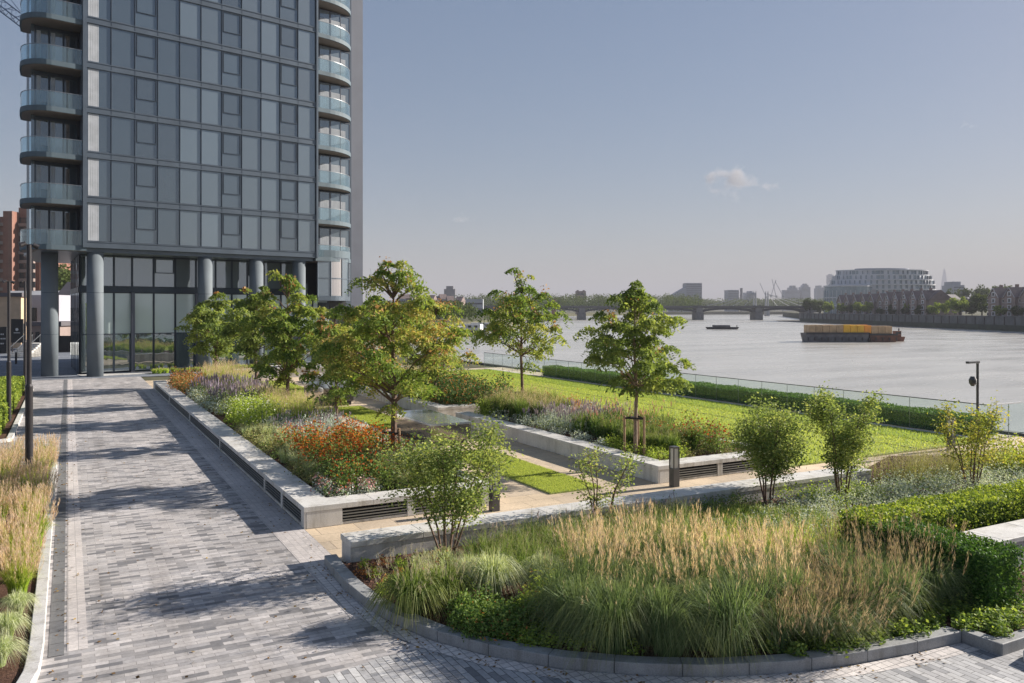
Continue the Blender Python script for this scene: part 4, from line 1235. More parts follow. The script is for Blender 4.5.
mb = MB(); w_ = wid(694,686,1500); mb.v = [(w_,0,0),(w_-28,0,0),(w_-28,0,zt(296,1500)),(w_,0,zt(287,1500)),(w_,25,0),(w_-28,25,0),(w_-28,25,zt(296,1500)),(w_,25,zt(287,1500))]
for q in ((0,3,2,1),(4,5,6,7),(0,1,5,4),(1,2,6,5),(2,3,7,6),(3,0,4,7)): mb.face(q)
mb.build('wing', 'city_grey', rt)
tower_block('wide pale office block above the bridge', 728, 739, 290, 1700, 'city_grey')
tower_block('thin dark spire like tower right of the wide pale block', 741, 742.6, 288, 1700, 'city_dark', d=8)
tower_block('low grey block with two roof boxes left of the cranes', 747, 756, 292.5, 1700, 'city_grey', [(750,753,291)])
tower_block('small brick tower rising above the trees behind the bridge left part', 576, 586, 291, 900, 'brown_brick', [(577,579,290),(583,585,290)], d=10)
tower_block('small church like red gable near the left end of the bridge', 552, 556, 299, 720, 'red_brick', d=8)
tower_block('pale tower group left of the tall pair, with rounded top', 785, 800, 290, 2400, 'city_grey', [(790,798,287.5),(792,796,285.5)])
tower_block('dark domed office tower between paler towers on the skyline', 802, 810.5, 287, 2400, 'city_grey', [(803.5,809,285),(805,807.5,283.5)])
tower_block('pale twin topped block left of the oval building', 817.5, 830, 288, 2600, 'city_grey', [(818,822,285.5),(825,829,287)])
tower_block('tall slim tower just left of the oval building', 829, 833.5, 275, 3600, 'city_grey', [(830,832.5,274)])
tower_block('small grey block right of the pointed glass spire', 953.5, 964.5, 285, 1100, 'city_grey', [(954,962,281.5)])
tower_block('pale stuccoed block on the left bank behind the trees', 461, 483, 299, 640, 'city_pale', d=14)
tower_block('dark slender block with a rounded cap on the left skyline', 444, 455, 289, 1300, 'city_dark', [(446,453,286)])
# pointed glass spire
Y = 6200
root = thing('glass_spire', 'very tall pointed glass skyscraper on the right skyline', 'skyscraper', W(ctr(940.5,948,Y),Y,0), -A)
w = wid(940,949,Y)/2; h = zt(267.5,Y)
mb = MB(); mb.v = [(-w,-w,0),(w,-w,0),(w,w,0),(-w,w,0),(-w*.16,-w*.16,h*.93),(w*.16,-w*.16,h*.93),(w*.16,w*.16,h*.93),(-w*.16,w*.16,h*.93),(0,0,h)]
for q in ((0,3,2,1),(0,1,5,4),(1,2,6,5),(2,3,7,6),(3,0,4,7),(4,5,8),(5,6,8),(6,7,8),(7,4,8)): mb.face(q)
mb.build('shaft', 'city_grey', root)
# cranes
for i, (px, Y, tz, jx, jz) in enumerate(((368,600,285,-9,270),(374,640,286,-4,268),(771,1600,296,5,280),(776,1600,296,-4,279),(783,1600,296,-8,281),(766,1600,297,-6,283))):
    root = thing('tower_crane', ['slanting crane jib just right of the tower','second thin crane right of the tower','left pale crane above the suspension bridge','tallest pale crane above the suspension bridge','right hand pale crane above the suspension bridge','faint low crane left of the group'][i], 'crane', at(px, Y, 0), -A)
    h = zt(tz,Y); dx = wid(0,jx,Y); r = .2*Y/600
    MB().tube([(0,0,0),(0,0,h)], r*1.3, 5).build('mast', 'city_grey', root)
    MB().tube([(0,0,h),(dx,0,zt(jz,Y))], r, 5).build('jib', 'city_grey', root)
    MB().box(-r*4,r*4,-1,1,h-2,h+1).build('cab', 'city_grey', root)
# rows of houses on the left bank
k = 0
random.seed(5)
for px in range(402, 462, 7):
    Y = 520+random.uniform(-30,60)
    house('town_house', f'distant brown roofed town house {["at the far left of the row","second along the left row","with a taller roof in the left row","in the middle of the left row","just right of the row middle","with a pale front in the left row","towards the right of the left row","near the right end of the left row","at the right end of the left row"][k]}', 'house',
          wid(512,px,Y), Y, R(random.uniform(-20,20)), wid(0,6.4,Y), 9, zt(301-random.uniform(0,3),Y), 'brown_brick' if k % 3 else 'city_pale', 3, 3, 'brown_roof', 3.0)
    k += 1

# ================================================================== VEGETATION
random.seed(11); rng = np.random.default_rng(21)
def limb_pts(p0, d, L, n=5, wob=.12, up=.15):
    P = [np.array(p0, float)]; d = np.array(d, float)
    for i in range(n):
        d = unit(d+rng.normal(0, wob, 3)+np.array((0,0,up*.3))); P.append(P[-1]+d*L/n)
    return P
def tree(label, loc, height, crown_w, crown_z0, leafs, leaf_mat, pods=0.0, density=1.0, lean=(0,0), leaf=.15, trunk_r=.06, bark='bark', bias=(0,0), name='garden_tree', sparse=.0, group=None):
    root = thing(name, label, 'tree', loc, 0, group)
    q = Q(); mb = MB()
    top = np.array((lean[0], lean[1], height*.86))
    tr = [np.array((0,0,-.1)), np.array((lean[0]*.1,lean[1]*.1,crown_z0*.6)), np.array((lean[0]*.35+rng.normal(0,.04),lean[1]*.35,crown_z0+.3)),
          np.array((lean[0]*.6,lean[1]*.6+rng.normal(0,.06),(crown_z0+height)/2)), top]
    mb.tube(tr, [trunk_r*1.25, trunk_r, trunk_r*.85, trunk_r*.55, trunk_r*.2], 8)
    ch = height-crown_z0; cen = np.array((bias[0]+lean[0]*.6, bias[1]+lean[1]*.6, crown_z0+ch*.5))
    ncl = int(47*density); leafs *= .92; cl = []
    tries = 0
    while len(cl) < ncl and tries < 4000:
        tries += 1
        d = unit(rng.normal(size=3)); rr = rng.random()**.42
        zrel = d[2]*rr
        wz = (1-.35*max(0,zrel)**1.2) * (1-.25*max(0,-zrel-.5))
        p = cen+np.array((d[0]*rr*crown_w*.5*wz, d[1]*rr*crown_w*.5*wz, zrel*ch*.5))
        if any(np.linalg.norm((p-c)*np.array((1,1,1.15))) < crown_w*.105 for c in cl): continue
        cl.append(p)
    for _ in range(5):
        a_ = rng.uniform(0,6.28); r_ = crown_w*.16*rng.random(); cl.append(np.array((cen[0]+r_*math.cos(a_), cen[1]+r_*math.sin(a_), height*rng.uniform(.94,1.04))))
    # limbs to clusters
    heads = sorted(cl, key=lambda c: -np.linalg.norm(c-cen))[:int(ncl*.55)]
    for c in heads:
        hz = max(crown_z0*1.2, c[2]-np.linalg.norm(c[:2]-cen[:2])*.75)
        t = min(1, max(0, (hz-crown_z0*.6)/(top[2]-crown_z0*.6)))
        st_ = np.array((lean[0]*t, lean[1]*t, min(hz, top[2]*.97)))
        mid = (st_+c)/2+np.array((0,0,.12))+rng.normal(0,.06,3)
        mb.tube([st_, (st_+mid)/2+rng.normal(0,.03,3), mid, c], [trunk_r*.36, trunk_r*.3, trunk_r*.22, trunk_r*.08], 5, cap=False)
    per = int(leafs/len(cl))
    for i, c in enumerate(cl):
        R_ = crown_w*rng.uniform(.075,.135)*(.6 if i >= len(cl)-5 else 1)
        n = int(per*rng.uniform(.55,1.4)*(.4 if i >= len(cl)-5 else 1))
        tone = rng.uniform(.0,.55)
        # compound leaves: short drooping sprays
        ns = max(4, n//11)
        d = unit(rng.normal(size=(ns,3))); d[:,2] = d[:,2]*.6+.05
        org = c+d*R_*.55*rng.random((ns,1))
        a = unit(np.stack([d[:,0], d[:,1], -.25-.5*rng.random(ns)], 1))
        k = 11; s = np.linspace(.1,1,k)
        L = R_*rng.uniform(.75,1.3,(ns,1,1))
        C = org[:,None,:]+a[:,None,:]*s[None,:,None]*L
        C[:,:,2] -= (s[None,:]**2)*L[:,:,0]*.25
        side = unit(np.cross(a, np.array((0,0,1.0))))[:,None,:]*(((np.arange(k)%2)*2-1)[None,:,None])*leaf*.42
        C = (C+side).reshape(-1,3)
        rnd = np.clip(tone+.45*rng.random(len(C)), 0, 1)
        leaves(q, C, leaf, .42, 0, .25, .35, rnd=rnd)
        if rng.random() < pods:
            m = int(26); C = c+np.array((0,0,R_*.05))+rng.normal(0,R_*.33,(m,3)); leaves(q, C, leaf*.7, .8, 1, .2)
    crown = q.build('crown', [leaf_mat, 'seed_pod'], root)
    mb.build('trunk', bark, root)
    return root
def stakes(loc, label, h=1.15, n=3, r=.32):
    root = thing('tree_stakes', label, 'tree stakes', loc)
    P = [(r*math.cos(a), r*math.sin(a)) for a in [R(40+360*i/n) for i in range(n)]]
    for x, y in P: MB().tube([(x,y,-.05),(x,y,h)], .038, 8).build('post', 'stake_wood', root)
    mb = MB()
    for i in range(n):
        a, b = P[i], P[(i+1)%n]; mb.tube([(a[0],a[1],h-.08),(b[0],b[1],h-.08)], .03, 6)
    mb.build('cross_rail', 'strap_rubber', root)
# planter soil is at .40
tree('largest staked tree with orange tinged pods, rising from the near planter by the orange flowers', (8.55,23.2,.40), 5.95, 3.8, 1.5, 22000, 'leaf_tree_warm', .3, 1.25, leaf=.12, trunk_r=.10, bias=(-.1,.1))
stakes((8.55,23.2,.40), 'timber stakes with dark ties round the trunk of the largest near tree', 1.0)
tree('leafy tree in the near planter, third from the camera side, drooping over the tan grasses', (9.0,38.6,.40), 6.1, 4.3, 1.3, 15000, 'leaf_tree', .2, 1.2, leaf=.19, trunk_r=.09)
tree('slender trunked tree in the near planter with an orange brown patch low in its crown', (8.9,45.3,.40), 5.6, 3.9, 2.0, 11000, 'leaf_tree_bright', .2, 1.1, leaf=.2, trunk_r=.08)
tree('farthest tree in the near planter, light green against the lobby glass', (8.3,57.2-2.4,.40), 5.4, 4.4, 1.8, 10000, 'leaf_tree_bright', .05, 1.1, leaf=.22, trunk_r=.08)
tree('airy tree with sparse crown standing in the riverside planter before the water', (17.9,33.4-1.3,.40), 6.2, 4.3, 2.1, 11500, 'leaf_tree', .22, 1.15, leaf=.16, trunk_r=.07, bias=(-.1,0))
tree('staked tree with bright irregular crown alone in front of the riverside lawn', (15.75,20.9,.40), 5.35, 3.5, 1.8, 17500, 'leaf_tree_bright', .1, 1.3, leaf=.135, trunk_r=.06, bark='bark_pale')
stakes((15.75,20.9,.40), 'pale timber stakes and dark ties round the tree before the riverside lawn', 1.25, 3, .36)
stakes((17.9,32.1,.40), 'low brown stakes at the foot of the airy riverside tree', .9, 3, .3)
tree('yellow green tree behind the largest tree, in the farther riverside planter', (16.4,38.5,.40), 5.0, 4.4, 1.3, 11000, 'leaf_tree_warm', .35, 1.1, leaf=.19, trunk_r=.08)
tree('dark leaved tree between the near planter trees, its crown touching the largest one', (9.1,31.0,.40), 4.6, 2.6, .9, 6500, 'leaf_tree', .25, 1.1, leaf=.17, trunk_r=.07)
tree('small tree at the far side of the second riverside planter behind the crowns', (17.0,50.0,.40), 5.2, 4.4, 1.6, 8000, 'leaf_tree', .2, 1.0, leaf=.22, trunk_r=.07)

def shrub_tree(label, loc, h, w, nst, nl, leaf, mat, z0=.55, sparse=1.0, bark='bark', crown_low=.35, fl=.45):
    root = thing('multi_stem_shrub', label, 'shrub', loc)
    q = Q(); stems = []
    for i in range(nst):
        a = 2*math.pi*i/nst+rng.uniform(-.4,.4); sp = w*.42*rng.uniform(.25,1.0)
        tip = np.array((math.cos(a)*sp, math.sin(a)*sp, h*rng.uniform(.72,1.0)))
        b = np.array((math.cos(a)*.09, math.sin(a)*.09, -.05)); mid = b*.5+tip*.5+np.array((-math.cos(a)*.05,-math.sin(a)*.05,.1))
        m = MB().tube([b,(b+mid)/2+rng.normal(0,.02,3),mid,tip],[.024,.02,.014,.005],6)
        # twigs
        for j in range(9):
            t = rng.uniform(.35,1.0); p = b+(tip-b)*t
            d = unit(rng.normal(size=3)); d[2] = abs(d[2])*.6+.15
            L = w*.24*rng.uniform(.5,1.2); e = p+d*L
            m.tube([p,(p+e)/2,e],[.008,.006,.003],4,cap=False)
            k = int(nl/(nst*9)*rng.uniform(.5,1.5)); s = rng.random((k,1))
            C = p+(e-p)*s*1.1+rng.normal(0,w*.055,(k,3))
            C[:,2] = np.maximum(C[:,2], h*crown_low*.5)
            leaves(q, C, leaf, .55, 0, fl, .1, rnd=np.clip(rng.uniform(0,.5)+.5*rng.random(k),0,1))
        m.build('stem', bark, root)
    q.build('foliage', [mat], root)
    return root
def bp_(px, py, z=.15): p = gp(px, py, z); return (p[0], p[1], z-.03)
shrub_tree('multi-stemmed leafy shrub with white dappled leaves in front of the granite bench', bp_(447,556), 2.4, 2.7, 8, 11500, .066, 'leaf_shrub')
shrub_tree('small thin young shrub with few leaves growing before the middle of the granite bench', bp_(600,527), 1.75, 1.9, 5, 1500, .068, 'leaf_shrub')
shrub_tree('dense green multi-stemmed shrub by the pale mulch patch, left of a twin shrub', bp_(768,502), 2.45, 2.6, 8, 14500, .068, 'leaf_shrub')
shrub_tree('dense lime green shrub with several stems at the right end of the granite bench', bp_(842,500), 2.65, 2.2, 7, 12500, .068, 'leaf_shrub')
shrub_tree('sparse golden reddish shrub under the camera pole at the right edge', bp_(972,490), 2.35, 2.0, 7, 3200, .075, 'leaf_shrub_gold')

# ---- ornamental grass prototypes -------------------------------------------------
def proto_grass(kind):
    q = Q()
    if kind == 'feather':      # tall upright with straw plumes
        tuft(q, (0,0,0), 950, 1.2, .20, .62, .008, 0, .6, wind=(.16,-.12), hj=.45)
        plumes(q, (0,0,0), 60, 1.55, .16, .62, 0, 1, .40, fuzz=26, leaf=.085, width=.004, wind=(.22,-.14))
        return q, ['blade_deep','plume_straw'], ('blades','plumes')
    if kind == 'arching':
        tuft(q, (0,0,0), 1250, 1.3, .22, .80, .0075, 0, .75, wind=(.2,-.14), hj=.5)
        plumes(q, (0,0,0), 7, 1.4, .15, .55, 0, 1, .28, fuzz=14, leaf=.055, width=.004)
        return q, ['blade_deep','plume_straw'], 0
    if kind == 'feather_brown':
        tuft(q, (0,0,0), 900, 1.08, .18, .58, .008, 0, .6, wind=(.16,-.12), hj=.45)
        plumes(q, (0,0,0), 24, 1.42, .14, .62, 0, 1, .40, fuzz=24, leaf=.085, width=.004, wind=(.15,-.1))
        return q, ['blade_deep','plume_brown'], ('blades','plumes')
    if kind == 'fountain':     # low arching with bottle-brush heads
        tuft(q, (0,0,0), 900, .72, .13, .62, .012, 0, .85)
        plumes(q, (0,0,0), 45, .85, .11, .5, 0, 1, .14, fuzz=20, leaf=.05)
        return q, ['blade_green','plume_grey'], 0
    if kind == 'fountain_pale':
        tuft(q, (0,0,0), 950, .85, .13, .60, .010, 0, .8)
        return q, ['blade_pale','plume_grey'], 0
    if kind == 'hair':         # soft hazy brown-beige
        tuft(q, (0,0,0), 800, .85, .16, .58, .008, 0, .6, wind=(.15,-.1))
        plumes(q, (0,0,0), 70, 1.02, .15, .72, 1, 1, .40, fuzz=18, leaf=.08, width=.0035, wind=(.1,-.1))
        return q, ['blade_deep','plume_brown'], 0
    if kind == 'straw':        # golden straw grass of the left bed
        tuft(q, (0,0,0), 700, .92, .16, .42, .009, 0, .55)
        plumes(q, (0,0,0), 85, 1.22, .14, .42, 0, 1, .38, fuzz=22, leaf=.095)
        return q, ['blade_lime','plume_straw'], 0
def grass_thing(name, kind, label, cat='ornamental grass', group=None):
    q, mats, _ = proto_grass(kind)
    # split blades / plumes into two parts
    V = np.concatenate(q.V); r = np.concatenate(q.r); t = np.concatenate(q.t); m = np.concatenate(q.m)
    root = thing(name, label, cat, (0,0,0), 0, group)
    for k, nm in ((0,'blades'),(1,'plumes')):
        s = m == k
        if not s.any(): continue
        qq = Q(); qq.V=[V[s]]; qq.r=[np.repeat(s,4)*0]; 
        qq.r=[r[np.repeat(s,4)]]; qq.t=[t[np.repeat(s,4)]]; qq.m=[np.zeros(s.sum(),np.int32)]
        qq.build(nm, [mats[k]], root)
    return root
def place_many(name, kind, spots, group):
    """spots: (x, y, z, scale, label)"""
    protos_ = [grass_thing(name, kind, '', group=group) for _ in range(min(2, len(spots)))]
    for i, (x, y, z, s, lab) in enumerate(spots):
        rz = rng.uniform(0, 6.28)
        if i < len(protos_):
            o = protos_[i]; o.location = (x,y,z); o.rotation_euler = (0,0,rz)
            o.scale = (s*rng.uniform(.9,1.1),)*2+(s,); o['label'] = lab
        else:
            o = dup(protos_[i%len(protos_)], (x,y,z), rz, lab, (s*rng.uniform(.9,1.1), s*rng.uniform(.9,1.1), s))

def px_spots(lst, z=.14):
    out = []
    for px, py, s, lab in lst:
        x, y, _ = gp(px, py, z); out.append((x, y, z-.02, s, lab))
    return out
tg = 'tall dark green grass clumps with straw plumes in the front bed'
front = [(582,640),(612,650),(644,640),(668,652),(700,645),(726,652),(750,640),(590,615),(620,612),(655,615),(690,618),(722,615),(756,618),(782,630),(566,628),
         (600,590),(640,588),(676,590),(712,588),(745,590),(780,600)]
TL = []
for i, (px, py) in enumerate(front):
    row = 'front row nearest the curved kerb' if py > 632 else 'second row' if py > 600 else 'rear row'
    TL.append((px, py, .86+.2*rng.random(), None))
rows_ = {'front row nearest the kerb':[t for t in TL if t[1]>632],'second row back from the kerb':[t for t in TL if 600<t[1]<=632],'rear row of the tall grasses':[t for t in TL if t[1]<=600]}
ordn = ['first','second','third','fourth','fifth','sixth','seventh','eighth','ninth','tenth','eleventh','twelfth']
SP = []
for rn, lst in rows_.items():
    for k, t in enumerate(sorted(lst)): SP.append((t[0], t[1], t[2], (f'long arching green grass clump, {ordn[k]} from the left in the {rn}' if 'front' in rn or ('second' in rn and k % 3 != 1) else f'tall green grass with straw plumes, {ordn[k]} from the left in the {rn}')))
place_many('arching_grass', 'arching', px_spots([t for t in SP if 'arching' in t[3]]), 'arching green grass clumps in the front bed')
place_many('feather_grass', 'feather', px_spots([t for t in SP if 'arching' not in t[3]]), tg)
bl = [(868,628),(900,618),(930,606),(880,600),(850,606),(902,592),(920,584),(868,578),(838,586)]
SP = [(px,py,.92+.1*rng.random(), f'dark grass with brown plumes before the shaded box hedge, {ordn[k]} from the left') for k,(px,py) in enumerate(sorted(bl))]
place_many('feather_grass', 'feather_brown', px_spots(SP), 'dark grass clumps with brown plumes beside the hedge')
hl = [(792,640),(818,642),(846,636),(806,618),(836,616),(775,648)]
SP = [(px,py,.95+.12*rng.random(), f'hazy brown grass tussock at the middle right of the front bed, {ordn[k]} from the left') for k,(px,py) in enumerate(sorted(hl))]
place_many('hair_grass', 'hair', px_spots(SP), 'hazy brown grass tussocks')
SP = [(412,612,1.25,'arching green fountain grass spilling over the kerb at the left tip of the bed'),(446,604,1.1,'arching fountain grass just right of the one at the left tip')]
place_many('fountain_grass', 'fountain', px_spots(SP), 'fountain grasses at the left tip of the bed')
SP = [(492,598,1.15,'pale silvery fountain grass mound behind the low box edging'),(545,592,1.0,'pale green fountain grass between the silvery mound and the tall grasses'),(470,585,.8,'pale fountain grass tuft left behind the silvery mound')]
place_many('fountain_grass', 'fountain_pale', px_spots(SP), 'pale fountain grasses behind the box edging')
# left bed straw grasses
SP = []
lb = []
for j, y in enumerate((29.2,28.0,26.8,25.6,24.4,23.2,22.0,20.8,19.6,18.4,17.3,16.4)):
    for i, x in enumerate((-.74,-1.5,-2.5,-3.7)):
        lb.append((x+rng.uniform(-.15,.15), y+rng.uniform(-.2,.2), j, i))
for x, y, j, i in lb:
    SP.append((x, y, .08, .74+.2*rng.random(), f'straw coloured grass in the left bed, {ordn[j]} row from the far end, {["beside the kerb","second from the kerb","third from the kerb","fourth from the kerb"][i]}'))
place_many('straw_grass', 'straw', SP, 'straw coloured grasses in the left bed')
SP = [(-.8,14.3,.07,.62,'blue green fountain grass mound nearest the left kerb at the bottom of the picture'),(-.72,15.4,.07,.55,'pale grass mound by the left kerb just above the bottom one'),(-.85,13.3,.07,.6,'lowest pale grass mound at the bottom left corner'),(-1.5,14.6,.07,.9,'blue green fountain grass mound at the bottom left corner'),(-2.4,15.6,.07,.95,'fountain grass mound left behind the corner mound'),(-1.7,13.2,.07,.75,'pale green grass mound lowest at the left edge'),(-1.4,15.9,.07,.6,'small grass mound behind the left kerb mounds'),(-1.5,13.6,.07,.7,'pale grass mound at the very left edge beside the lowest mound'),(-1.45,16.6,.07,.6,'pale grass mound tucked under the nearest straw coloured grasses')]
place_many('fountain_grass', 'fountain_pale', SP, 'grass mounds at the near end of the left bed')

# ---- drifts: planting nobody could count ------------------------------------------
def drift(name, label, mats, fn, cat='planting'):
    q = Q(); fn(q); o = q.build(name, mats); return tag(o, label, cat, kind='stuff')
def domes_in(q, poly, sp, r, h, n, L, z, mat=0, wr=.55, flat=.25, each=None):
    for x, y in grid_in(poly, sp):
        rr = r*rng.uniform(.7,1.25); hh = h*rng.uniform(.7,1.2)
        dome(q, (x,y,z), rr, hh, int(n*rng.uniform(.7,1.2)), L, mat, wr, flat)
        if each: each(q, x, y, rr, hh)
def tufts_in(q, poly, sp, n, h, spread, w, z, mat=0, droop=.5, plume=None, hj=.3):
    for x, y in grid_in(poly, sp):
        s = rng.uniform(.8,1.2)
        tuft(q, (x,y,z), int(n*rng.uniform(.7,1.2)), h*s, .12*s, spread*s, w, mat, droop)
        if plume: plumes(q, (x,y,z), plume[0], plume[1]*s, .12, plume[2]*s, mat, plume[3], plume[4], fuzz=plume[5], leaf=plume[6])
Z1 = .42
# near planter
drift('sneezeweed', 'mass of orange flowers in the near planter left of the largest tree', ['leaf_green','petal_orange','petal_red'],
      lambda q: domes_in(q, rect(6.0,8.7,21.6,26.8), .55, .42, .85, 300, .075, Z1, each=lambda q,x,y,r,h: (flowers(q,(x,y,Z1),r*1.1,h*1.08,70,.062,1), flowers(q,(x,y,Z1),r,h,22,.06,2))))
drift('sneezeweed', 'darker red and green leafy mass with scattered orange flowers near the planter front', ['leaf_green','petal_red','petal_orange'],
      lambda q: domes_in(q, rect(5.9,7.6,19.9,22.0), .5, .42, .82, 420, .07, Z1, each=lambda q,x,y,r,h: (flowers(q,(x,y,Z1),r,h,26,.055,1), flowers(q,(x,y,Z1),r,h,10,.055,2))))
drift('stonecrop', 'low pink flowers and grey leaves at the near front corner of the planter', ['leaf_grey','petal_pink'],
      lambda q: domes_in(q, [(5.45,19.4),(7.0,19.35),(7.0,20.3),(5.5,21.0)], .36, .26, .36, 170, .05, Z1, each=lambda q,x,y,r,h: flowers(q,(x,y,Z1),r,h,26,.055,1)))
drift('tufted_grass', 'pale green tufted grasses at the right front of the near planter', ['blade_pale','plume_grey','leaf_green'],
      lambda q: (tufts_in(q, rect(7.3,9.2,19.5,22.0), .42, 260, .68, .36, .011, Z1, plume=(24,.85,.32,1,.25,6,.045)), domes_in(q, rect(7.0,9.2,19.4,21.5), .6, .25, .3, 90, .05, Z1, 2)))
drift('perennials', 'olive and beige low planting along the driveway side of the near planter', ['leaf_olive','leaf_green','blade_pale','plume_grey'],
      lambda q: (domes_in(q, rect(5.5,6.7,21.0,31.5), .5, .34, .46, 190, .06, Z1), domes_in(q, rect(5.5,6.3,21,31.5), .85, .28, .38, 150, .055, Z1, 1),
                 tufts_in(q, rect(5.6,6.8,21,31.5), .75, 120, .5, .3, .011, Z1, 2, plume=(14,.65,.3,3,.2,5,.045))))
drift('lavender', 'grey lavender mounds behind the orange flowers', ['leaf_grey','petal_purple'],
      lambda q: domes_in(q, rect(6.6,9.0,27.2,32.0), .6, .42, .62, 260, .06, Z1, each=lambda q,x,y,r,h: spikes(q,(x,y,Z1),r,12,h*1.2,.12,0,1,.022)))
drift('silver_foliage', 'grey dotted low foliage right of the largest tree trunk', ['leaf_grey'],
      lambda q: domes_in(q, rect(8.6,9.4,24.2,29.5), .45, .3, .45, 130, .055, Z1))
drift('white_asters', 'bright green leafy mound with white flowers half way along the near planter', ['leaf_lime','petal_white','leaf_green'],
      lambda q: domes_in(q, rect(5.8,7.6,32.2,37.8), .62, .5, .9, 320, .085, Z1, each=lambda q,x,y,r,h: (flowers(q,(x,y,Z1),r,h,14,.07,1), dome(q,(x+.2,y,Z1),r,h*.8,90,.08,2))))
drift('tufted_grass', 'tan feathery grasses across the middle of the near planter', ['blade_lime','plume_straw','leaf_olive'],
      lambda q: tufts_in(q, rect(7.4,9.3,31.5,41.5), .62, 150, .75, .4, .016, Z1, plume=(34,1.0,.4,1,.3,6,.08)))
drift('purple_sage', 'purple flower spikes over green leaves farther along the near planter', ['leaf_green','petal_purple','leaf_grey'],
      lambda q: domes_in(q, rect(5.9,8.8,39.5,47.2), .72, .5, .72, 210, .09, Z1, each=lambda q,x,y,r,h: (spikes(q,(x,y,Z1),r,24,h*1.4,.22,0,1,.036), dome(q,(x,y+.3,Z1),r,h*.8,60,.08,2))))
drift('perennials', 'beige grey low planting beside the cap stones in the middle distance', ['leaf_grey','leaf_olive','plume_grey'],
      lambda q: domes_in(q, rect(5.5,6.6,37.0,47.0), .65, .4, .6, 150, .09, Z1, each=lambda q,x,y,r,h: dome(q,(x,y,Z1),r,h*1.15,60,.08,1)))
drift('tufted_grass', 'large golden tan grass clumps near the far end of the near planter', ['blade_lime','plume_straw'],
      lambda q: tufts_in(q, rect(7.2,9.3,46.5,54.5), .8, 170, 1.0, .55, .022, Z1, plume=(44,1.45,.55,1,.4,6,.11)))
drift('perennials', 'reddish brown and green planting at the far left end of the near planter', ['leaf_rust','leaf_green','leaf_olive'],
      lambda q: domes_in(q, rect(5.5,8.0,47.5,55.4), .75, .5, .85, 150, .11, Z1, each=lambda q,x,y,r,h: (dome(q,(x+.2,y,Z1),r,h*.7,130,.1,1), dome(q,(x,y+.2,Z1),r,h,70,.1,2))))
# riverside planter
drift('stonecrop', 'red orange leafy clump at the right end of the riverside planter', ['leaf_green','petal_red','leaf_olive'],
      lambda q: domes_in(q, rect(17.4,19.5,19.7,22.6), .6, .46, .85, 300, .07, Z1, each=lambda q,x,y,r,h: (flowers(q,(x,y,Z1),r,h,30,.07,1), dome(q,(x,y,Z1),r,h*.9,120,.07,2))))
drift('tufted_grass', 'green blade clumps beside the red orange clump in the riverside planter', ['blade_green','plume_grey'],
      lambda q: tufts_in(q, rect(16.3,18.0,20.2,23.8), .55, 240, .8, .38, .013, Z1, plume=(14,.95,.35,1,.2,6,.05)))
drift('ground_cover', 'low bright green ground cover along the cap of the riverside planter', ['leaf_lime','leaf_grey','leaf_olive'],
      lambda q: (domes_in(q, rect(15.5,17.2,19.5,22.8), .42, .3, .36, 170, .055, Z1), domes_in(q, rect(15.5,16.3,22.0,31.5), .6, .3, .34, 150, .06, Z1, 1), domes_in(q, rect(15.5,19,19.4,20.3), .6, .26, .3, 120, .05, Z1, 2)))
drift('loosestrife', 'dark green clumps with thin reddish flower spikes behind the staked riverside tree', ['leaf_dark','petal_pink','blade_green'],
      lambda q: domes_in(q, rect(16.5,19.4,23.0,26.2), .6, .45, .8, 260, .07, Z1, each=lambda q,x,y,r,h: (spikes(q,(x,y,Z1),r,6,h*1.45,.16,0,1,.018), tuft(q,(x,y,Z1),90,.9,.2,.3,.013,2))))
drift('catmint', 'pale lilac flower spikes and grey leaves in the middle of the riverside planter', ['leaf_grey','petal_purple','leaf_lime'],
      lambda q: domes_in(q, rect(16.0,19.3,25.4,29.0), .62, .48, .68, 250, .075, Z1, each=lambda q,x,y,r,h: (spikes(q,(x,y,Z1),r,24,h*1.3,.18,0,1,.028), dome(q,(x-.2,y,Z1),r*.8,h*.6,60,.07,2))))
drift('tufted_grass', 'tan topped green grasses round the foot of the airy riverside tree', ['blade_green','plume_straw'],
      lambda q: tufts_in(q, rect(15.9,18.4,28.2,32.4), .58, 230, 1.0, .4, .015, Z1, plume=(36,1.2,.4,1,.3,7,.065)))
drift('stonecrop', 'rust coloured flower heads behind the tan grasses by the lawn edge', ['leaf_rust','petal_red','leaf_green'],
      lambda q: domes_in(q, rect(18.2,19.6,28.0,32.2), .6, .45, .8, 230, .085, Z1, each=lambda q,x,y,r,h: dome(q,(x,y,Z1),r,h*.7,90,.08,2)))
drift('shrubs', 'dark leafy shrubs with brownish heads in the farther riverside planter', ['leaf_dark','leaf_rust','leaf_green'],
      lambda q: domes_in(q, rect(15.5,19.4,34.9,44.0), .85, .62, 1.25, 330, .11, Z1, each=lambda q,x,y,r,h: (dome(q,(x,y,Z1),r,h*1.05,80,.1,1), dome(q,(x+.2,y,Z1),r,h*.7,120,.1,2))))
drift('tufted_grass', 'beige grasses at the far end of the farther riverside planter', ['blade_lime','plume_straw'],
      lambda q: tufts_in(q, rect(15.5,19.4,44,56), 1.0, 120, 1.0, .5, .024, Z1, plume=(26,1.25,.5,1,.3,5,.11)))
drift('lime_mound', 'rounded lime green mound at the left end of the riverside planter', ['leaf_lime'],
      lambda q: domes_in(q, rect(15.5,16.3,30.6,32.3), .55, .42, .75, 360, .07, Z1))
# strip in front of the lobby
drift('tufted_grass', 'thin strip of low grasses along the foot of the lobby glass', ['blade_lime','plume_straw'],
      lambda q: tufts_in(q, [(5.5,68.6),(14,70.5),(14,71.3),(5.5,69.4)], .5, 60, .45, .25, .03, 0, plume=(8,.5,.2,1,.2,4,.08)))

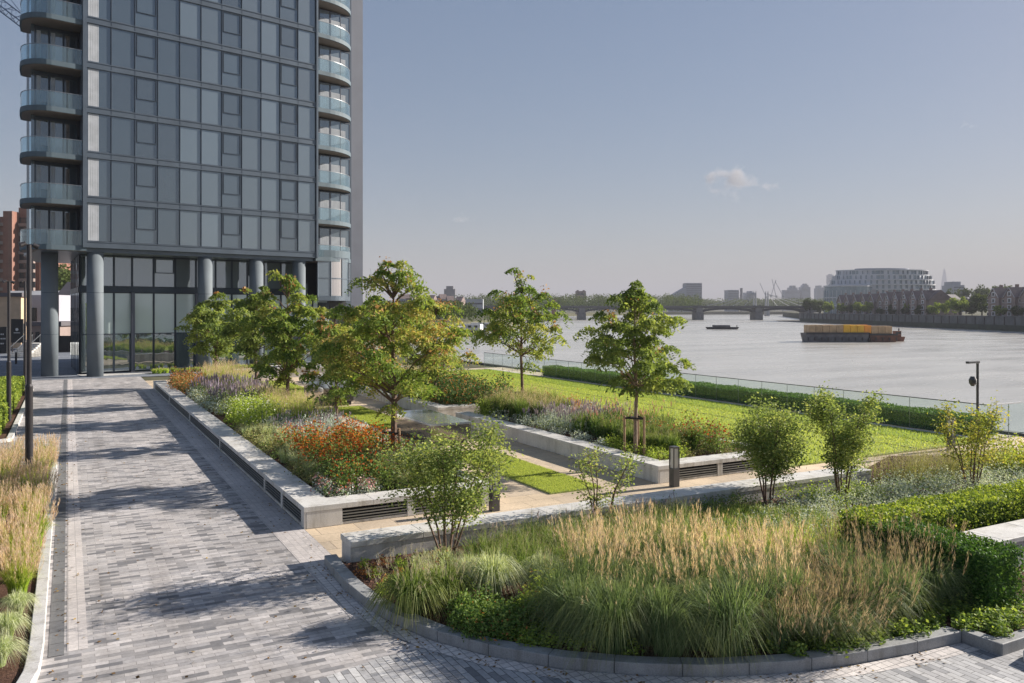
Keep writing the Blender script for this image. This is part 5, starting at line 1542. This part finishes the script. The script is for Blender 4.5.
# front bed
def P4(*pp, z=.14): return [gp(x, y, z)[:2] for x, y in pp]
Z0 = .13
drift('ground_cover', 'light green leafy ground cover along the kerb at the bottom right', ['leaf_green','leaf_lime'],
      lambda q: domes_in(q, P4((735,655),(800,656),(860,650),(950,627),(1000,638),(1024,630),(1024,606),(960,598),(900,618),(850,632),(780,645)), .23, .17, .20, 150, .055, Z0, 0, .6, .5, each=lambda q,x,y,r,h: dome(q,(x,y,Z0),r,h*1.15,46,.055,1,.6,.5)))
drift('ground_cover', 'bright low creeping foliage between the box edging and the kerb', ['leaf_lime','leaf_green'],
      lambda q: domes_in(q, P4((478,632),(520,645),(580,650),(640,655),(625,628),(560,622),(500,618)), .26, .2, .17, 170, .045, Z0, 0, .6, .5, each=lambda q,x,y,r,h: dome(q,(x,y,Z0),r,h,60,.05,1,.6,.5)))
drift('box_edging', 'low dark green leafy edging behind the kerb in the front bed', ['leaf_green','leaf_box','leaf_rust'],
      lambda q: domes_in(q, P4((448,630),(475,638),(525,640),(545,618),(500,610),(455,612)), .3, .26, .42, 520, .05, Z0, 0, .6, .3, each=lambda q,x,y,r,h: (dome(q,(x,y,Z0),r,h*.95,160,.05,1), dome(q,(x,y-.05,Z0),r,h*.8,24,.05,2))))
drift('golden_shrub', 'golden green low shrub with reddish tips next to the box edging', ['leaf_lime','leaf_shrub_gold','leaf_rust'],
      lambda q: domes_in(q, P4((530,620),(570,624),(582,604),(550,598),(532,604)), .3, .26, .5, 420, .05, Z0, 0, .6, .3, each=lambda q,x,y,r,h: (dome(q,(x,y,Z0),r,h*1.04,170,.05,1), dome(q,(x,y,Z0),r,h,26,.05,2))))
drift('young_plants', 'small scattered plants on brown mulch at the left tip of the bed', ['leaf_lime','leaf_grey','leaf_rust'],
      lambda q: [dome(q,(x,y,Z0),.14,.2,90,.05,int(rng.integers(0,3)),.5,.1) for x,y in grid_in(P4((352,575),(385,600),(400,590),(440,570),(430,556),(360,562)), .42)])
drift('low_flowers', 'beige and pinkish low flowers in front of the granite bench wall', ['leaf_olive','petal_pink','blade_pale'],
      lambda q: domes_in(q, P4((400,585),(445,590),(500,575),(480,560),(430,562)), .4, .25, .28, 130, .045, Z0, each=lambda q,x,y,r,h: (flowers(q,(x,y,Z0),r,h,22,.035,1), tuft(q,(x,y,Z0),70,.4,.12,.2,.009,2))))
drift('meadow_grass', 'loose green meadow grasses and wispy seed heads before the granite bench', ['blade_green','plume_grey','petal_purple'],
      lambda q: (tufts_in(q, P4((470,585),(560,580),(600,560),(690,545),(690,520),(600,532),(480,552)), .36, 130, .52, .32, .010, Z0, plume=(20,.72,.34,1,.22,6,.04)),
                 [spikes(q,(x,y,Z0),.2,6,.7,.1,0,2,.02) for x,y in grid_in(P4((480,560),(600,545),(690,535),(690,520),(600,532),(480,548)),.5)]))
drift('meadow_grass', 'lower grey green meadow planting below the pale mulch patch', ['leaf_olive','blade_green','plume_grey','leaf_grey'],
      lambda q: (domes_in(q, P4((600,545),(700,570),(800,570),(860,540),(800,520),(700,520),(620,528)), .42, .3, .38, 170, .05, Z0, each=lambda q,x,y,r,h: tuft(q,(x,y,Z0),80,.55,.15,.3,.010,1)),
                 domes_in(q, P4((690,560),(800,560),(850,535),(800,522),(700,528)), .6, .32, .42, 150, .05, Z0, 3)))
drift('meadow_grass', 'pale straw haze of fine grasses in the centre of the front bed', ['blade_lime','plume_straw'],
      lambda q: tufts_in(q, P4((560,590),(760,590),(830,575),(880,560),(860,545),(760,556),(640,560),(580,570)), .46, 150, .62, .36, .010, Z0, plume=(18,.95,.42,1,.26,9,.045)))
drift('silver_foliage', 'wide drift of silvery grey foliage behind the long box hedge', ['leaf_grey','leaf_green','petal_white'],
      lambda q: domes_in(q, [(12.8,11.1),(21,11.1),(25,12.6),(25,14.6),(19.8,15.0),(15.8,14.4),(13,13.4)], .5, .38, .46, 230, .06, Z0, 0, .35, .1, each=lambda q,x,y,r,h: (dome(q,(x,y,Z0),r,h*.8,60,.055,1), flowers(q,(x,y,Z0),r,h,8,.04,2))))
drift('wispy_shrub', 'wispy grey pink shrubby clump beyond the right end of the granite bench', ['leaf_olive','plume_grey','leaf_green'],
      lambda q: domes_in(q, [(19.8,15.8),(23.4,15.6),(24,14.3),(20.3,14.0)], .55, .46, .8, 190, .06, Z0, 0, .4, each=lambda q,x,y,r,h: (plumes(q,(x,y,Z0),40,.95,.2,.4,0,1,.2,fuzz=6,leaf=.05), dome(q,(x,y,Z0),r,h*.5,60,.06,2))))
drift('golden_shrub', 'bright yellow green low shrub at the right edge below the balustrade', ['leaf_shrub_gold','leaf_lime'],
      lambda q: domes_in(q, [(23.5,15.4),(27.5,15.4),(28,13.5),(24.5,12.5)], .55, .45, .8, 330, .07, Z0, each=lambda q,x,y,r,h: dome(q,(x,y,Z0),r,h,140,.07,1)))
drift('lime_shrub', 'lime green low shrub around the stems of the twin shrubs', ['leaf_lime'],
      lambda q: domes_in(q, [(15.9,15.2),(18.6,15.2),(18.4,14.0),(16.4,13.6)], .5, .36, .4, 260, .06, Z0))
drift('meadow_grass', 'green and mauve planting left of the dense twin shrubs', ['leaf_green','leaf_olive','petal_purple'],
      lambda q: domes_in(q, P4((600,535),(700,522),(770,510),(740,502),(680,508),(610,520)), .42, .3, .36, 200, .05, Z0, each=lambda q,x,y,r,h: (dome(q,(x,y,Z0),r,h,60,.05,1), flowers(q,(x,y,Z0),r,h,6,.03,2))))
def mulch_chips(q):
    B = [(x+rng.normal(0,.03), y+rng.normal(0,.03), .128) for x,y in grid_in(bed, .075)]
    C = np.array(B); C[:,2] += rng.uniform(0,.02,len(C)); leaves(q, C, .06, .5, 0, .92)
G('bark_chip', [(.05,.025,.018), (.12,.06,.04), (.24,.13,.09)], trans=.0, rough=.9)
drift('bark_mulch', 'reddish brown bark chips covering the soil of the front bed', ['bark_chip'], mulch_chips, 'mulch')

def litter(q):
    n = 900; t = rng.random(n); k = rng.integers(0, 3, n); P = np.zeros((n,3))
    P[:,0] = np.where(k==0, 4.66-np.abs(rng.normal(0,.22,n)), np.where(k==1, -.24+np.abs(rng.normal(0,.3,n)), rng.uniform(0,4.6,n)))
    P[:,1] = 11+45*t**1.3; P[:,2] = .014
    keep = (P[:,1] < 17)*(rng.random(n) < .6)+(P[:,1] >= 17) > 0
    leaves(q, P[keep], .06, .6, 0, .97)
    a = rng.uniform(0,1,260); i = (a*(len(o1)-1)).astype(int); B = np.array([o1[j] for j in i]); B = B-np.array([[.0,.0]])+rng.normal(0,.18,B.shape)-np.array([[.1,.12]])
    leaves(q, np.concatenate([B, np.full((len(B),1),.016)],1), .05, .6, 0, .97)
G('fallen_leaf', [(.10,.06,.03), (.20,.12,.05), (.30,.22,.08)], trans=.1, k=1.0)
drift('fallen_leaves', 'small dry fallen leaves scattered over the driveway paving and along its kerbs', ['fallen_leaf'], litter, 'leaves')

# ---- clipped hedges ---------------------------------------------------------------
def hedge(name, label, segs, h, mats, dens=900, leaf=.045, z=.1, core='leaf_box'):
    root = thing(name, label, 'hedge', (segs[0][0], segs[0][2], z))
    off = (segs[0][0], segs[0][2], z); q = Q(); mb = MB()
    for (x0,x1,y0,y1) in segs:
        mb.box(x0+.07,x1-.07,y0+.07,y1-.07,z-.05,z+h-.07)
        def face(n, f):
            n = int(n); u, v = rng.random(n), rng.random(n); C = f(u, v)-np.array(off)
            C += rng.normal(0, .028, C.shape); w = .035*np.sin(C[:,0]*3.1+1)*np.cos(C[:,1]*2.7+C[:,2]*3)
            C[:,2] += w; leaves(q, C, leaf, .6, 0 if rng.random() < 2 else 0, .1)
        lx, ly = x1-x0, y1-y0
        face(lx*ly*dens*1.2, lambda u,v: np.stack([x0+u*lx, y0+v*ly, np.full(len(u), z+h)],1))
        for X in (x0,x1): face(ly*h*dens, lambda u,v: np.stack([np.full(len(u),X), y0+u*ly, z+v*h],1))
        for Yy in (y0,y1): face(lx*h*dens, lambda u,v: np.stack([x0+u*lx, np.full(len(u),Yy), z+v*h],1))
    q.build('foliage', mats, root); mb.build('dark_core', 'leaf_box', root, offset=off)  # solid dark core stands for the shaded inside of the hedge
    return root
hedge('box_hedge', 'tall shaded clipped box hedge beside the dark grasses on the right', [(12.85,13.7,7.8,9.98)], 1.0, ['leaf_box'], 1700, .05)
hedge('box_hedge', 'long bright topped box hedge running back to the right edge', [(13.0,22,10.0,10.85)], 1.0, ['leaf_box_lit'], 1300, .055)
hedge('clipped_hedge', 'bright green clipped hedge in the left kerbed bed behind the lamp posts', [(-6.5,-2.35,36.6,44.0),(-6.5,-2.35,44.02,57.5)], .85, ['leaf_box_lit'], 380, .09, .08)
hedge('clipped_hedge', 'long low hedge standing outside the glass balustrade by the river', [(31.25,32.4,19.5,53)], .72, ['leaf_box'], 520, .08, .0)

# ---- far trees ---------------------------------------------------------------------
def far_proto(mat, seed, h=12, w=11, n=1500, leaf=.9):
    global rng
    rng = np.random.default_rng(seed)
    root = thing('riverbank_tree', '', 'tree', (0,0,0)); q = Q()
    for i in range(16):
        d = unit(rng.normal(size=3)); c = np.array((d[0]*w*.3, d[1]*w*.3, h*.58+d[2]*h*.24)); r = w*rng.uniform(.13,.22)
        m = n//16; e = unit(rng.normal(size=(m,3)))*(rng.random((m,1))**.35)*r
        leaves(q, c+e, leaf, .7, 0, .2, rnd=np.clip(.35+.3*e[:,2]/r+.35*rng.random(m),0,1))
    q.build('crown', [mat], root); MB().tube([(0,0,-1),(0,0,h*.5)], [.35,.22], 6).build('trunk', 'bark_far', root)
    return root
fp = [far_proto('leaf_far', 3), far_proto('leaf_far', 4, 11, 13), far_proto('leaf_far_bright', 5)]
fused = [False]*3
def far_tree(k, px, Y, top, wpx, label, z=1.0, group='trees along the far right bank'):
    h = (zt(top, Y)-z)/12.0*1.08; s = wpx/F*Y/10.5
    p = at(px, Y, z)
    if not fused[k]: fused[k] = True; o = fp[k]; o.location = p; o.scale = (s,s,h); o['label'] = label
    else: o = dup(fp[k], p, rng.uniform(0,6), label, (s,s,h))
    o['group'] = group
far_tree(0, 810, 590, 298, 16, 'dark round tree at the right end of the arch bridge')
far_tree(1, 820, 575, 300, 13, 'round tree second from the bridge end')
far_tree(2, 829, 560, 301, 13, 'small lighter green tree third from the bridge end')
far_tree(2, 858, 500, 301.5, 12, 'bright round tree left of a twin before the brown terrace')
far_tree(2, 867, 490, 301.5, 14, 'bright round tree right of its twin before the brown terrace')
far_tree(2, 935, 412, 302, 15, 'small bright tree at the left of the clump right of the terrace')
far_tree(2, 946, 408, 300, 12, 'low bright tree second in the clump right of the terrace')
far_tree(2, 960, 400, 296.5, 22, 'largest bright round tree in the clump right of the terrace')
far_tree(1, 982, 402, 293, 24, 'tall dark tree left of the right hand brick terrace')
far_tree(1, 972, 398, 301, 14, 'dark low tree filling the clump between the bright tree and the terrace')
for i, (px, top, w) in enumerate(((952,289,14),(966,287,18),(982,285,20),(998,284,20),(1012,286,18),(1028,288,20),(940,291,10))):
    far_tree(1 if i%2 else 0, px, 640+i*6, top, w, ['hazy park tree behind the small grey block','hazy park tree left of the highest park crowns','hazy broad park tree above the dark riverside tree','hazy highest park tree on the right skyline','hazy park tree behind the right hand terrace','hazy park tree at the right frame edge','hazy low park tree beside the pointed spire'][i], group='park trees on the right skyline')
for i, (px, Y, top, w) in enumerate(((842,535,303,11),(850,520,304,9),(893,470,304,10),(907,452,303,11),(921,436,304,10),(1000,352,305,14),(1018,336,306,14))):
    far_tree(2 if i in (0,3,5) else 0, px, Y, top, w, ['green tree at the left end of the far brick terrace','low green tree beside the one at the far terrace end','green tree before the middle of the gabled terrace','brighter green tree before the gabled terrace, right of its middle','green tree before the right end of the gabled terrace','bright green tree before the right hand terrace','dark green tree before the right hand terrace at the frame edge'][i])
for i, px in enumerate((880,892,905,918,930)):
    far_tree(0, px, 478-i*14, 308, 9, f'low dark bush on the embankment before the terrace, {ordn[i]} from the left', group='bushes on the embankment')
# wooded banks beyond the bridge: one mass
rng = np.random.default_rng(77)
def wood(q, px0, px1, Y0_, Y1_, top0, top1, z, n, leaf, r):
    for i in range(n):
        px = rng.uniform(px0, px1); Y = rng.uniform(Y0_, Y1_); p = at(px, Y, z)
        t = zt(rng.uniform(top0, top1), Y)-z; rr = r*rng.uniform(.7,1.3); m = 160
        e = unit(rng.normal(size=(m,3)))*(rng.random((m,1))**.35)
        C = np.array(p)+e*np.array((rr,rr,t*.42))+np.array((0,0,t*.56))
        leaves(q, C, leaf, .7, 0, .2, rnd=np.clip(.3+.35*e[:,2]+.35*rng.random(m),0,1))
drift('distant_trees', 'distant band of trees on the bank beyond the arch bridge', ['leaf_far'], lambda q: wood(q, 455, 700, 740, 980, 292, 297.5, 0, 260, 1.3, 7), 'trees')
drift('distant_trees', 'distant pale band of park trees beyond the suspension bridge', ['leaf_far'], lambda q: wood(q, 700, 850, 1350, 1600, 297, 301, 0, 200, 2.2, 13), 'trees')
drift('distant_trees', 'low trees along the left bank below the town houses', ['leaf_far'], lambda q: wood(q, 380, 470, 290, 460, 299, 306, 0, 80, 1.1, 4.5), 'trees')
drift('distant_trees', 'dark trees on the hill behind the low warehouse left of the tower', ['leaf_far'], lambda q: wood(q, 52, 84, 175, 215, 259, 268, 0, 26, .8, 3), 'trees')
drift('distant_trees', 'far low wooded skyline at the horizon', ['leaf_far'], lambda q: wood(q, -100, 1130, 2400, 2900, 299, 303, 0, 330, 8, 30), 'trees')

# ================================================================== SKY, SUN, AIR, CAMERA
SUN_EL, SUN_AZ = 25.0, -4.0     # azimuth measured from +X towards +Y
wrld = bpy.data.worlds.new('World'); scene.world = wrld; wrld.use_nodes = True
nt = wrld.node_tree; nt.nodes.clear()
out = nt.nodes.new('ShaderNodeOutputWorld'); bg = nt.nodes.new('ShaderNodeBackground')
sky = nt.nodes.new('ShaderNodeTexSky'); sky.sky_type = 'NISHITA'; sky.sun_disc = False
sky.sun_elevation = R(SUN_EL); sky.sun_rotation = R(90-SUN_AZ); sky.altitude = 20
sky.air_density = 1.0; sky.dust_density = .7; sky.ozone_density = 1.6
hs = nt.nodes.new('ShaderNodeHueSaturation'); hs.inputs['Saturation'].default_value = 1.4
gm = nt.nodes.new('ShaderNodeGamma'); gm.inputs[1].default_value = .53; tn = nt.nodes.new('ShaderNodeMix'); tn.data_type = 'RGBA'; tn.blend_type = 'MULTIPLY'; tn.inputs[0].default_value = 1.0; tn.inputs[7].default_value = (1.03,1.0,1.08,1)
nt.links.new(sky.outputs[0], gm.inputs[0]); nt.links.new(gm.outputs[0], hs.inputs['Color'])
nt.links.new(hs.outputs[0], tn.inputs[6]); nt.links.new(tn.outputs[2], bg.inputs[0])
bg.inputs[1].default_value = .065
nt.links.new(bg.outputs[0], out.inputs[0])
sd = bpy.data.lights.new('sun', 'SUN'); sd.energy = 4.0; sd.angle = R(.6); sd.color = (1.0, .92, .82)
so = bpy.data.objects.new('sun', sd); COL.objects.link(so)
from mathutils import Vector
sdir = Vector((math.cos(R(SUN_EL))*math.cos(R(SUN_AZ)), math.cos(R(SUN_EL))*math.sin(R(SUN_AZ)), math.sin(R(SUN_EL))))
so.rotation_euler = sdir.to_track_quat('Z', 'Y').to_euler(); so.location = (20,0,30)

# small clouds, real volumes far off and above the haze
def cloud(label, px, py, Y, w, h, dens, seed):
    z = zt(py, Y); r_ = np.random.default_rng(seed); mb = MB()
    mb.box(-w/2, w/2, -w/4, w/4, -h/2, h/2)
    o = mb.build('cloud', 'haze_air' if False else mk_cloud(w, h, dens, seed)); o.location = at(px, Y, z); o.rotation_euler = (0,0,-A)
    tag(o, label, 'cloud', kind='thing'); return o
def mk_cloud(w, h, dens, seed):
    m, nt, out = newmat('cloud_%d' % seed)
    tc = nt.nodes.new('ShaderNodeTexCoord'); mp = nt.nodes.new('ShaderNodeMapping')
    mp.inputs['Scale'].default_value = (2/w, 4/w, 2/h); nt.links.new(tc.outputs['Object'], mp.inputs[0])
    ln = nt.nodes.new('ShaderNodeVectorMath'); ln.operation = 'LENGTH'; nt.links.new(mp.outputs[0], ln.inputs[0])
    ns = nt.nodes.new('ShaderNodeTexNoise'); ns.inputs['Scale'].default_value = 1.0; ns.inputs['Detail'].default_value = 5
    mp2 = nt.nodes.new('ShaderNodeMapping'); mp2.inputs['Scale'].default_value = (6/w, 6/w, 3.2/h); mp2.inputs['Location'].default_value = (seed*3.1, 0, 0)
    nt.links.new(tc.outputs['Object'], mp2.inputs[0]); nt.links.new(mp2.outputs[0], ns.inputs['Vector'])
    a = nt.nodes.new('ShaderNodeMath'); a.operation = 'MULTIPLY_ADD'; a.inputs[1].default_value = 2.6
    nt.links.new(ns.outputs['Fac'], a.inputs[0]); a.inputs[2].default_value = -.82
    b = nt.nodes.new('ShaderNodeMath'); b.operation = 'SUBTRACT'; nt.links.new(a.outputs[0], b.inputs[0]); nt.links.new(ln.outputs['Value'], b.inputs[1])
    c = nt.nodes.new('ShaderNodeMath'); c.operation = 'MULTIPLY'; c.use_clamp = False; c.inputs[1].default_value = dens
    mx = nt.nodes.new('ShaderNodeMath'); mx.operation = 'MAXIMUM'; mx.inputs[1].default_value = 0
    nt.links.new(b.outputs[0], mx.inputs[0]); nt.links.new(mx.outputs[0], c.inputs[0])
    v = nt.nodes.new('ShaderNodeVolumePrincipled'); v.inputs['Color'].default_value = (.86,.84,.86,1); nt.links.new(c.outputs[0], v.inputs['Density'])
    nt.links.new(v.outputs[0], out.inputs['Volume']); return m.name
cloud('small puffy pale cloud in the middle of the sky right of centre', 735, 181, 3600, 430, 190, .028, 1)
cloud('faint wisp of cloud low in the sky above the airy tree', 461, 218, 3600, 170, 70, .010, 2)
cloud('faint little cloud streak at the right, above the oval building', 968, 125, 3600, 120, 50, .010, 3)
HAZE = True
if HAZE:
    mb = MB().box(-9500,9500,-9500,12500,-10,345)
    m, nt, out = newmat('haze_air')
    v = nt.nodes.new('ShaderNodeVolumePrincipled'); v.inputs['Color'].default_value = (.56,.57,.64,1)
    v.inputs['Density'].default_value = 2.0e-4; v.inputs['Anisotropy'].default_value = 0.0
    nt.links.new(v.outputs[0], out.inputs['Volume'])
    hz = mb.build('haze', 'haze_air'); hz['kind'] = 'stuff'

cam = bpy.data.cameras.new('camera'); cam.lens = 36*F/1024; cam.sensor_width = 36; cam.sensor_fit = 'HORIZONTAL'
cam.shift_y = -(341.5-HOR)/1024; cam.clip_start = .1; cam.clip_end = 30000
co_ = bpy.data.objects.new('camera', cam); COL.objects.link(co_)
co_.location = (0,0,CAMZ); co_.rotation_euler = (R(90), 0, -A)
scene.camera = co_
scene.view_settings.view_transform = 'Standard'; scene.view_settings.look = 'None'
scene.view_settings.exposure = 1.50; scene.view_settings.gamma = 1.0
scene.cycles.max_bounces = 8; scene.cycles.transparent_max_bounces = 12; scene.cycles.volume_bounces = 0
scene.cycles.use_denoising = True
